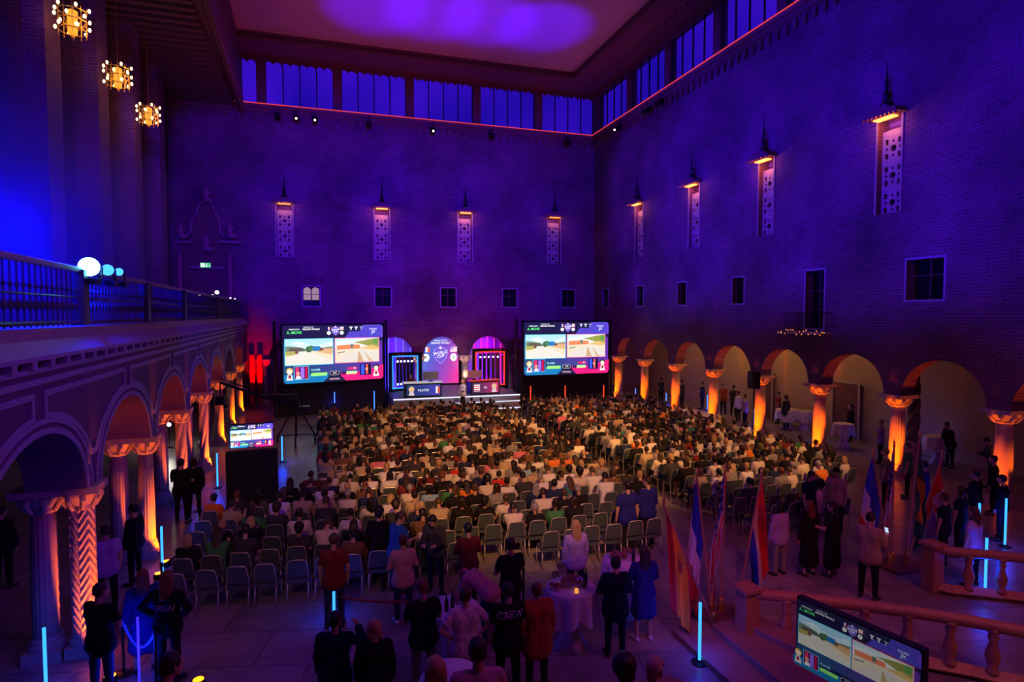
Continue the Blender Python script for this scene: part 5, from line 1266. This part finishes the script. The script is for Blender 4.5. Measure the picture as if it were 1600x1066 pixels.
mb = MB(); mb.box((0, 0, .5), (.8, 3.0, 1.0), taper=.97); mb.build('tablecloth', cloth('dusty pink', (.5, .3, .3)), t); mb = MB(); mb.box((0, 0, 1.01), (.84, 3.04, .03)); mb.build('table_top', M['tablecloth'], t)
# carved figure and loudspeaker of the right arcade
p = aty(0, 0, 10)
t = thing('carved_post', 'twisted dark carved post standing inside the nearest right arch', 'sculpture', (22.3, 17.9, 0))
mb = MB(); mb.lathe([(.3, 0), (.3, .9), (.22, 1.0)], n=12); mb.build('pedestal', M['stone'], t)
mb = MB()
for a in range(3): mb.tube([(.12*cos(a*2.09+q*.5), .12*sin(a*2.09+q*.5), .95+q*.14) for q in range(18)], [.13-.002*q for q in range(18)], 8)
mb.ball((0, 0, 3.5), .2, 10); mb.build('carving', mat('bronze', (.16, .12, .1), .5), t, True)
p = atx(1178, 594, XR-.9); t = thing('loudspeaker', 'black column loudspeaker on a stand before the fourth near right column', 'speaker', (p.x, p.y, 0))
mb = MB(); mb.box((0, 0, p.z), (.42, .4, .8)); bevel(mb.build('cabinet', M['blackmetal'], t), .02); mb = MB(); mb.tube([(0, 0, 0), (0, 0, p.z-.4)], .025, 8); mb.build('pole', M['blackmetal'], t)
for k in range(3):
    a = k*2.09; mb = MB(); mb.tube([(0, 0, .7), (.45*cos(a), .45*sin(a), .01)], .015, 6); mb.build('leg', M['blackmetal'], t)
# ================================================================ FLAGS
def fmat(n_, c): 
    k = 'flag_'+n_; return bpy.data.materials.get(k) or mat(k, c, .8, vary=.08, scale=12)
FC = dict(red=fmat('red', (.55, .02, .02)), yellow=fmat('yellow', (.75, .35, .02)), white=fmat('white', (.65, .6, .62)), blue=fmat('blue', (.02, .04, .4)), green=fmat('green', (.02, .14, .07)), navy=fmat('navy', (.015, .02, .2)), crest=fmat('crest', (.3, .05, .03)))
def flag(base, top, lab, pattern, L=1.7, H=1.05, droop=1, yaw=0.0, seed=0, z0=0.0):
    """pole from base to top; the cloth hangs limp from the upper pole"""
    base = Vector(base); top = Vector(top); t = thing('flag', lab, 'flag', base); d = top-base; ax = d.normalized()
    mb = MB(); mb.tube([(0, 0, 0), d], .02, 8); po = mb.build('pole', M['flagpole'], t)
    mb = MB(); mb.lathe([(.012, 0), (.035, .03), (.02, .09), (.03, .12), (.004, .2)], d, 10); mb.build('finial', M['gold'], po)
    nu, nv = 44, 26; vs = []; fs = []; mi = []; mats = [FC[k] for k in pattern[0]]
    rr = random.Random(seed); ph = rr.uniform(0, 6)
    side = Vector((cos(yaw), sin(yaw), 0)); nrm = Vector((-sin(yaw), cos(yaw), 0))
    for j in range(nv+1):
        v = j/nv                      # 0 top of hoist, 1 bottom
        hp_ = d - ax*(.05+v*H)
        for i in range(nu+1):
            u = i/nu                  # from the pole to the fly end, mostly falling down
            fall = L*u*(1); out = .62*u**.8*(1-v*.45)*droop + .02
            fold = .07*sin(u*5+v*9+ph)*min(1, u*4) + .03*sin(v*21+ph)*u
            vs.append(hp_ + side*(out+fold*.6) + nrm*(fold*1.0 + .05*sin(v*14+ph)*min(1, u*3)) + Vector((0, 0, -fall*(1-.28*v))))
    for j in range(nv):
        for i in range(nu):
            a = j*(nu+1)+i; fs.append((a, a+1, a+nu+2, a+nu+1)); mi.append(pattern[1]((i+.5)/nu, (j+.5)/nv))
    o = link(bpy.data.objects.new('cloth', mesh('cloth', vs, fs, mats, True, mi)), t); s_ = o.modifiers.new('s', 'SOLIDIFY'); s_.thickness = .006
    return t
M['flagpole'] = mat('varnished_pole', (.45, .2, .12), .4)
def us(u, v):
    if u < .42 and v < .54: return 2 if (int(u*30)+int(v*22)) % 3 or (int(v*22) % 2) else 1
    return 0 if int(v*13) % 2 == 0 else 1
PAT = dict(spain=(['red', 'yellow', 'crest'], lambda u, v: 0 if v < .25 or v > .75 else (2 if abs(u-.33) < .08 and abs(v-.5) < .13 else 1)), france=(['blue', 'white', 'red'], lambda u, v: int(u*2.999)), nl=(['red', 'white', 'blue'], lambda u, v: int(v*2.999)),
           us=(['red', 'white', 'navy'], us), canada=(['red', 'white'], lambda u, v: 0 if u < .25 or u > .75 or (abs(u-.5)+abs(v-.5) < .17) else 1), gy=(['green', 'yellow', 'navy'], lambda u, v: 2 if (abs(u-.5)**2+abs(v-.5)**2) < .02 else (1 if abs(u-.5)+abs(v-.5)*.9 < .36 else 0)))
def pt(px, py, Yv): return aty(px, py, Yv)
B1 = atz(1130, 962, .08); B2 = atz(1405, 880, .08)
def flagset(B, lst, lab):
    t = thing('flag_stand', lab, 'flag stand', (B.x, B.y, 0))
    mb = MB(); mb.box((0, 0, .04), (1.0, .8, .08)); bevel(mb.build('base', M['wood'], t), .015)
    for bx, by, tx, ty, dy, lb, pat, L_, Hh, yaw, dr in lst:
        b = Vector((B.x+bx, B.y+by, .08)); tp = aty(tx, ty, B.y+dy)
        mb = MB(); mb.lathe([(.05, .08), (.05, .3), (.04, .32)], (bx, by, 0), 10); mb.build('socket', M['gold'], t)
        flag(b, tp, lb, PAT[pat], L_, Hh, dr, yaw, int(tx))
flagset(B1, [(-.4, -.25, 1037, 790, -.5, 'red and yellow flag with a small crest hanging from the leftmost pole', 'spain', 1.9, 1.35, 0, .25), (-.2, .1, 1089, 746, .1, 'blue white and red vertical tricolour hanging left of the stars and stripes', 'france', 2.0, 1.3, 3.1, .4),
             (.1, .2, 1133, 738, .3, 'stars and stripes flag in the middle of the near stand', 'us', 2.0, 1.3, 2.6, .45), (.3, .0, 1190, 746, .1, 'red white and blue horizontally striped flag on the rightmost pole of the near stand', 'nl', 1.75, 1.45, .0, .35)], 'wooden base holding four flags near the lower balustrade')
flagset(B2, [(-.3, 0, 1364, 712, .0, 'blue white tricolour flag leftmost on the right hand stand', 'france', 2.0, 1.3, 2.9, .5), (-.1, .1, 1397, 700, .2, 'stars and stripes flag on the right hand stand', 'us', 2.0, 1.2, 2.8, .4),
             (.1, -.1, 1437, 682, .0, 'dark green and yellow flag on the leaning pole of the right hand stand', 'gy', 2.1, 1.3, .1, .5), (.3, .05, 1472, 715, .1, 'red and white flag rightmost on the right hand stand', 'canada', 1.9, 1.2, .1, .4)], 'wooden base holding four flags by the right hand balustrade')
# ================================================================ BALUSTRADES, STEPS, LANDING
M['balust'] = mat('red_marble', (.42, .2, .13), .45, vary=.3, scale=9)
def balustrade(pts, lab, h=1.0, z0=0.0, step=.62, pedestals=(0,)):
    t = thing('balustrade', lab, 'balustrade', pts[0]); P = [Vector(p)-Vector(pts[0]) for p in pts]
    # dense resample
    D_ = [P[0]]
    for a, b in zip(P, P[1:]):
        for k in range(1, 9): D_.append(a.lerp(b, k/8))
    mb = MB(); mb.tube([p+Vector((0, 0, h-.06)) for p in D_], .1, 10); mb.build('handrail', M['balust'], t, True)
    mb = MB(); mb.tube([p+Vector((0, 0, .09)) for p in D_], .13, 4); mb.build('plinth', M['balust'], t)
    L = 0; nxt = step
    for a, b in zip(D_, D_[1:]):
        L += (b-a).length
        if L >= nxt:
            nxt += step; mb = MB(); mb.lathe([(.1, .15), (.1, .2), (.06, .24), (.11, .42), (.1, .5), (.055, .66), (.085, .76), (.06, .8), (.1, .85), (.1, .9)], b, 12); mb.build('baluster', M['balust'], t, True)
    for i in pedestals:
        mb = MB(); mb.box(P[i]+Vector((0, 0, h/2)), (.3, .3, h)); mb.box(P[i]+Vector((0, 0, h+.02)), (.4, .4, .08)); bevel(mb.build('pedestal', M['balust'], t), .01)
    return t
rail = [atz(x, y, 1.0) for x, y in ((1168, 921), (1250, 930), (1340, 940), (1430, 952), (1520, 966), (1610, 984))]
balustrade([(p.x, p.y, 0) for p in rail], 'reddish marble balustrade curving behind the tilted monitor at the bottom right')
rail = [atz(x, y, 1.0) for x, y in ((1458, 852), (1490, 858), (1540, 862), (1610, 869))]
balustrade([(p.x, p.y, 0) for p in rail], 'dark marble balustrade behind the blue tubes at the right edge')
# broad low steps climbing towards the lower right corner
M['stepstone'] = mat('step_stone', (.3, .17, .13), .5, vary=.35, scale=2.5)
t = thing('stone_steps', 'broad low stone steps beside the long blue tube at the bottom right', 'steps', (0, 0, 0))
E = [[(1049, 992), (1150, 1085)], [(1112, 995), (1215, 1085)], [(1161, 1003), (1285, 1066)]]
for k, (a, b) in enumerate(E):
    pa_ = atz(a[0], a[1], 0); pb_ = atz(b[0], b[1], 0); n1 = Vector((.62, .1, 0)); z1 = .12*(k+1)
    far = Vector((9.0, 0, 0)); 
    d_ = (pb_-pa_).normalized(); pb_ = pa_+d_*(5.0)
    q = [pa_, pb_, pb_+Vector((.75 if k < 2 else .45, .1, 0)), pa_+Vector((.75 if k < 2 else .45, .1, 0))]
    mb = MB(); vs = [Vector((p.x, p.y, z)) for z in (0, z1) for p in q]; mb.add(vs, [(3, 2, 1, 0), (4, 5, 6, 7), (0, 1, 5, 4), (1, 2, 6, 5), (2, 3, 7, 6), (3, 0, 4, 7)]); bevel(fixn(mb.build('step', M['stepstone'], t)), .01)
# landing the camera looks down from
e0 = atz(385, 1046, LZ); 
mb = MB(); y_ = 7.05
mb.poly([(-2.6, 1.5), (-2.6, y_-.9), (-.9, y_-.1), (4.3, y_-.25), (5.0, y_-1.2), (5.0, 1.5)], [], lambda u, v, w: (u, v, LZ-w), LZ-.0)
struct(fixn(mb.build('floor_landing', M['stepstone'])))
# monitor leaning on its stand, bottom right
c0 = atz(1246, 934, 1.95); c1 = atz(1441, 1019, 1.95)
w_ = (c1-c0).length; rz = atan2(c1.y-c0.y, c1.x-c0.x)
t = screen('monitor', 'large monitor on a stand before the marble balustrade, bottom right', 'monitor', ((c0.x+c1.x)/2, (c0.y+c1.y)/2, 1.95-w_*9/16), rz, w_, PIC_DIM, .015)
zb = 1.95-w_*9/16
mb = MB(); mb.tube([(-.25, .12, .1), (-.25, .12, -zb+.05)], .025, 8); mb.tube([(.25, .12, .1), (.25, .12, -zb+.05)], .025, 8); mb.box((0, .12, -zb+.04), (1.0, .6, .06)); mb.build('stand', M['blackmetal'], t)
# ================================================================ CAMERA CRANE, BARRIERS
bp = atz(463, 694, 0); t = thing('camera_crane', 'long camera crane on a wheeled tripod before the left video wall', 'camera crane', bp)
mb = MB()
for k in range(3):
    a = radians(-90+120*k); e = V(.95*cos(a), .95*sin(a), .3); mb.tube([(0, 0, 1.9), e], .035, 6); mb.tube([(0, 0, .45), e], .025, 6)
mb.tube([(0, 0, .3), (0, 0, 2.1)], .05, 8); tp_o = mb.build('tripod', M['blackmetal'], t)
for k in range(3):
    a = radians(-90+120*k); mb = MB(); mb.tube([V(.95*cos(a)-.04, .95*sin(a), .17), V(.95*cos(a)+.04, .95*sin(a), .17)], .17, 14); mb.build('wheel', M['blackmetal'], tp_o)
far = aty(344, 598, bp.y-1.5)-bp; near = aty(472, 640, bp.y+.4)-bp
mb = MB(); mb.tube([far, near], [.06, .09], 6); mb.tube([far+V(0, 0, .16), near+V(0, 0, .16)], .03, 5); mb.box(near+V(.1, 0, 0), (.5, .3, .3)); ar_o = mb.build('arm', M['blackmetal'], t)
mb = MB(); mb.tube([far, far+V(0, 0, -.6)], .03, 6); mb.box(far+V(0, 0, -.75), (.35, .5, .35)); mb.build('camera_head', M['blackmetal'], ar_o)
mb = MB(); mb.tube([far+V(.2, 0, .1), aty(400, 617, bp.y)-bp, aty(463, 616, bp.y)-bp, near], .012, 5); mb.build('cable_stay', M['chrome'], ar_o)
stand('camera operator in black working at the far end of the crane arm', 349, 622, DOWN, 'black', 'black', 'black', rz=-.8)
stand('person in dark top standing by the wooden stand left of the seating', 517, 640, DOWN, 'charcoal', 'black', 'brown', rz=.5)
def barrier(pa_, pb_, lab, col, sag=.22, h=1.0, r=.02, posts=(1, 1), postmat='blackmetal'):
    pa_ = Vector(pa_); pb_ = Vector(pb_); t = thing('rope_barrier', lab, 'barrier', pa_); d = pb_-pa_
    for k, q in enumerate((V(0, 0, 0), d)):
        if posts[k]: mb = MB(); mb.lathe([(.16, 0), (.16, .02), (.03, .05), (.022, .07), (.022, h-.05), (.035, h-.04), (.035, h)], q, 12); mb.build('post', M[postmat], t)
    mb = MB(); mb.tube([d*(k/10)+V(0, 0, h-.08-sag*4*(k/10)*(1-k/10)) for k in range(11)], r, 6); mb.build('rope', col, t, True)
    return t
vel = mat('velvet_rope', (.3, .03, .04), .8)
a = atz(530, 930, .95); b = atz(694, 930, .95); barrier((a.x, a.y, 0), (b.x, b.y, 0), 'red velvet rope barrier across the floor behind the rear chairs', vel, .1, 1.0, .022)
a = atz(300, 845, 1.0); b = atz(252, 880, 1.0); barrier((a.x, a.y, 0), (b.x, b.y, 0), 'black belt barrier at the left rear corner of the chairs', M['black'], .0, 1.0, .02)
a = atz(191, 966, .95); b = atz(242, 985, .95); barrier((a.x, a.y, 0), (b.x, b.y, 0), 'blue glowing chain barrier among the crew at the bottom left', em((20, 30, 235), .9), .35, 1.0, .022)
a = atz(818, 893, .95); b = atz(878, 905, .95); barrier((a.x, a.y, 0), (b.x, b.y, 0), 'pale rope barrier behind the rust jacket woman', M['tablecloth'], .1, 1.0, .012)
# crew table and equipment left of the seating front
t = thing('wooden_stand', 'pale wooden lectern like stand at the front left corner of the seats', 'stand', atz(508, 690, 0))
mb = MB(); mb.box((0, 0, 1.15), (.6, .45, .05)); mb.build('top', mat('light_wood', (.5, .3, .14), .5), t)
for sx in (-.25, .25): mb = MB(); mb.box((sx, 0, .56), (.06, .06, 1.12)); mb.build('leg', bpy.data.materials['light_wood'], t)
# ================================================================ CHANDELIERS
def chandelier(px, py, Y, lab):
    p = aty(px, py, Y); t = thing('chandelier', lab, 'chandelier', p); r = .46
    mb = MB(); mb.tube([(0, 0, .3), (0, 0, ZS-p.z)], .012, 6); mb.tube([(0, 0, -.5), (0, 0, .45)], [.03, .05], 8); mb.ball((0, 0, -.5), .06, 8); mb.build('stem', M['gold'], t)
    mb = MB()
    for z in (-.3, 0, .3): mb.tube([(r*.82*cos(k*pi/12), r*.82*sin(k*pi/12), z) for k in range(24)], .018, 5, closed=True)
    for k in range(10):
        a = 2*pi*k/10; mb.tube([(r*.82*cos(a), r*.82*sin(a), -.45), (r*.82*cos(a), r*.82*sin(a), .42)], .012, 5)
        mb.tube([(0, 0, -.1), (r*.5*cos(a), r*.5*sin(a), -.22), (r*.82*cos(a), r*.82*sin(a), 0)], .01, 5)
    cg = mb.build('cage', M['gold'], t)
    mb = MB(); mb.lathe([(.02, -.42), (.13, -.4), (.15, .3), (.03, .36)], n=12); mb.build('amber_drum', emat('amber_drum', (1, .34, .02), 1.3), t)
    for j, z in enumerate((-.22, .1, .36)):
        for k in range(6):
            a = 2*pi*(k+.5*j)/6; mb = MB(); mb.ball((r*cos(a), r*sin(a), z), .045, 8, sc=(1, 1, 1.5)); mb.build('bulb', M['bulb'], cg)
    l = bpy.data.lights.new('chandelier_glow', 'POINT'); l.energy = 35; l.color = (1, .4, .08); l.shadow_soft_size = .4; o = link(bpy.data.objects.new('chandelier_glow', l), t); o.location = (.75, 0, -.2)
M['bulb'] = emat('warm_bulb', (1, .62, .2), 7)
dX = -7.0
for px, py, lab in ((113, 33, 'gilded chandelier nearest the camera, largest of three between the gallery piers'), (184, 120, 'gilded chandelier in the middle of three between the gallery piers'), (232, 180, 'gilded chandelier farthest and smallest of three between the gallery piers')):
    p = atx(px, py, -7.2); chandelier(px, py, p.y, lab)
# ================================================================ BALCONY FIXTURES AND PORTAL
def moving_head(px, py, r, lab, e, s):
    X_ = -4.0; p = atx(px, py, X_); t = thing('moving_head', lab, 'stage light', (p.x, p.y, p.z)); d = (Vector((0, 0, CAMZ))-p).normalized()
    mb = MB(); mb.tube([-d*.28, -d*.02], [r*.75, r*1.05], 16); mb.build('housing', M['blackmetal'], t, True)
    mb = MB(); mb.tube([(-r*1.2, 0, 0), (-r*1.2, 0, -.22), (r*1.2, 0, -.22), (r*1.2, 0, 0)], .02, 6); mb.box((0, 0, -.27), (.3, .25, .1)); mb.build('yoke', M['blackmetal'], t)
    mb = MB(); mb.tube([-d*.02, d*.005], [r, r*.98], 20); mb.build('lens', emat('blue_lens', (.12, .75, 1) if s > 5 else (.05, .35, 1), s), t)
    if e:
        l = bpy.data.lights.new('moving_head_beam', 'POINT'); l.energy = e*.5; l.color = (.0, .01, 1); l.shadow_soft_size = r
        o = link(bpy.data.objects.new('moving_head_beam', l), t); o.location = d*.1+Vector((-.5, 0, .25))
moving_head(139, 417, .17, 'dazzling blue white stage light on the balcony railing', 1300, 18)
moving_head(168, 422, .11, 'smaller cyan stage light just right of the dazzling one', 0, 2.2)
moving_head(186, 425, .08, 'narrow cyan stage light, third along the balcony railing', 0, 2.2)
# carved portal with clock at the end of the gallery
YP = YB-.05
def Pp(px, py, d=0): q = aty(px, py, YP-d); return V(q.x, q.y, q.z)
t = thing('carved_portal', 'tall carved baroque portal with statues at the far end of the gallery', 'portal', Pp(322, 478)); o_ = t.location
def loc(px, py, d=0): return Pp(px, py, d)-V(*o_)
M['carving'] = mat('carved_wood', (.3, .13, .17), .5)
for x0, x1, s in ((279, 284, 'left'), (356, 363, 'right')):
    mb = MB(); a, b = loc(x0, 480, .3), loc(x1, 400, .3); mb.lathe([(.2, a.z-.2), (.18, a.z+.1), (.15, (a.z+b.z)/2), (.14, b.z), (.24, b.z+.2)], ((a.x+b.x)/2, a.y, 0), 12); mb.build('pilaster', M['carving'], t)
for xa_, xb_ in ((273, 300), (341, 376)): mb = MB(); a, b = loc(xa_, 378, .35), loc(xb_, 378, .35); mb.box(((a.x+b.x)/2, a.y+.1, a.z), (b.x-a.x, .5, .14)); mb.build('entablature', M['carving'], t)
mb = MB(); mb.poly([(loc(x, y).x, loc(x, y).z) for x, y in ((283, 478), (283, 380), (298, 372), (303, 345), (310, 320), (322, 312), (334, 320), (341, 345), (348, 372), (360, 380), (360, 478))], [], lambda u, v, w: V(u, w-.06, v), .05); fixn(mb.build('dark_field', M['wood'], t))
for pts in (((290, 374), (298, 362), (300, 342), (308, 334), (310, 320), (318, 314)), ((352, 374), (344, 362), (342, 342), (335, 332), (331, 320), (325, 314))):
    mb = MB(); mb.tube([loc(x, y, .25) for x, y in pts], [.1, .09, .08, .08, .08, .07], 8); mb.build('volute', M['carving'], t, True)
for cx, cy, s, nm in ((322, 305, 1.0, 'crown'), (282, 362, 1.0, 'statue'), (359, 362, 1.0, 'statue'), (322, 382, 1.2, 'statue')):
    mb = MB(); q = loc(cx, cy, .35); mb.ball(q+V(0, 0, .42*s), .14*s, 8); mb.ball(q+V(0, 0, .08), .26*s, 10, sc=(.8, .7, 1.2)); mb.ball(q+V(.12, 0, -.3), .26*s, 10, sc=(1.2, .7, .7)); mb.tube([q+V(-.15, 0, .2), q+V(-.4, 0, 0)], .06, 6); mb.tube([q+V(.15, 0, .2), q+V(.42, 0, .1)], .06, 6)
    o = bpy.data.objects.new(nm, remeshed(nm, mb, .05, M['carving'])); link(o, t)
mb = MB(); a, b = loc(297, 418, .2), loc(350, 418, .2); mb.box(((a.x+b.x)/2, a.y, a.z), (b.x-a.x, .3, .15)); mb.build('lintel', M['carving'], t)
mb = MB(); a, b = loc(302, 480, .08), loc(345, 424, .08); mb.box(((a.x+b.x)/2, a.y, (a.z+b.z)/2), (b.x-a.x, .06, b.z-a.z)); mb.build('door', mat('portal_door', (.14, .03, .05), .6), t)
q = Pp(321, 264, .12); t = thing('rosette', 'large round dial of radiating spokes on the wall above the portal', 'clock', q)
for k in range(16):
    a = 2*pi*k/16; mb = MB(); mb.tube([(.42*cos(a), 0, .42*sin(a)), (.85*cos(a), 0, .85*sin(a))], [.03, .06], 6); mb.build('spoke', M['carving'], t)
mb = MB(); mb.ball((0, 0, 0), .14, 8); mb.build('hub', M['carving'], t)
q = Pp(321, 414.5, .55); t = thing('exit_sign', 'small green and white running man exit sign over the gallery door', 'sign', q)
mb = MB(); mb.box((0, .05, 0), (.62, .08, .32)); mb.build('sign_box', M['blackmetal'], t)
D = Disp(1.0); D.r(-.3, -.15, .6, .3, (60, 190, 110)); D.r(-.27, -.12, .22, .24, (235, 255, 240)); D.c(.06, .08, .035, (235, 255, 240)); D.p([(.0, .04), (.1, .05), (.08, -.03), (.14, -.11), (.1, -.12), (.04, -.05), (-.02, -.11), (-.04, -.09), (.02, 0)], (235, 255, 240)); D.p([(.16, .0), (.24, .0), (.24, .03), (.28, -.02), (.24, -.07), (.24, -.03), (.16, -.03)], (235, 255, 240))
link(bpy.data.objects.new('sign_face', D.mesh()), t)
for px, py, sz, lab in ((339, 457, .1, 'white glowing lamp on the far balcony railing, brightest of the group'), (332, 462, .06, 'white glowing lamp left of the brightest on the far balcony railing'), (312, 461, .05, 'small white lamp leftmost on the far balcony railing'), (360, 466, .05, 'small white lamp right of the brightest on the far balcony railing'), (367, 467, .04, 'tiny white lamp at the far end of the balcony railing')):
    q = atx(px, py, -4.9); t = thing('spotlight', lab, 'spotlight', q); mb = MB(); mb.ball((0, 0, 0), sz, 8); mb.build('lens', em((255, 245, 220), 3), t); mb = MB(); mb.tube([(-.02, .1, 0), (-.02, .4, 0)], sz*1.2, 8); mb.box((0, .25, -sz-.12), (.12, .12, .24)); mb.build('housing', M['blackmetal'], t)
# stage light of a doorway behind the left arcade
t = thing('floor_lamp', 'white work lamp shining in the side aisle behind the second left arch', 'lamp', atz(265, 700, 0))
mb = MB(); mb.tube([(0, 0, 0), (0, 0, 1.0)], .02, 6); mb.box((0, 0, .01), (.3, .3, .02)); mb.build('stand', M['blackmetal'], t); mb = MB(); mb.ball((0, 0, 1.05), .09, 10); mb.build('lamp', em((255, 250, 255), 4), t)
l = point('work_lamp', tuple(Vector(t.location)+Vector((0, 0, 1.3))), (1, .9, .8), 45, .1)


# thin theatrical haze hanging over the balcony around the stage light
m = bpy.data.materials.new('haze'); m.use_nodes = True; nt = m.node_tree; nt.nodes.remove(nt.nodes['Principled BSDF'])
vsn = nt.nodes.new('ShaderNodeVolumeScatter'); vsn.inputs['Density'].default_value = .05; vsn.inputs['Anisotropy'].default_value = .2
vsn.inputs['Color'].default_value = (.5, .4, 1, 1)
nt.links.new(vsn.outputs[0], nt.nodes['Material Output'].inputs['Volume'])
mb = MB(); mb.box((-8.75, 16, 8.33), (8.1, 18, 4.95)); tag(mb.build('stage_haze', m), 'thin stage haze hanging above the left balcony around the dazzling light', 'haze', kind='stuff')
bpy.data.scenes.remove(WS)
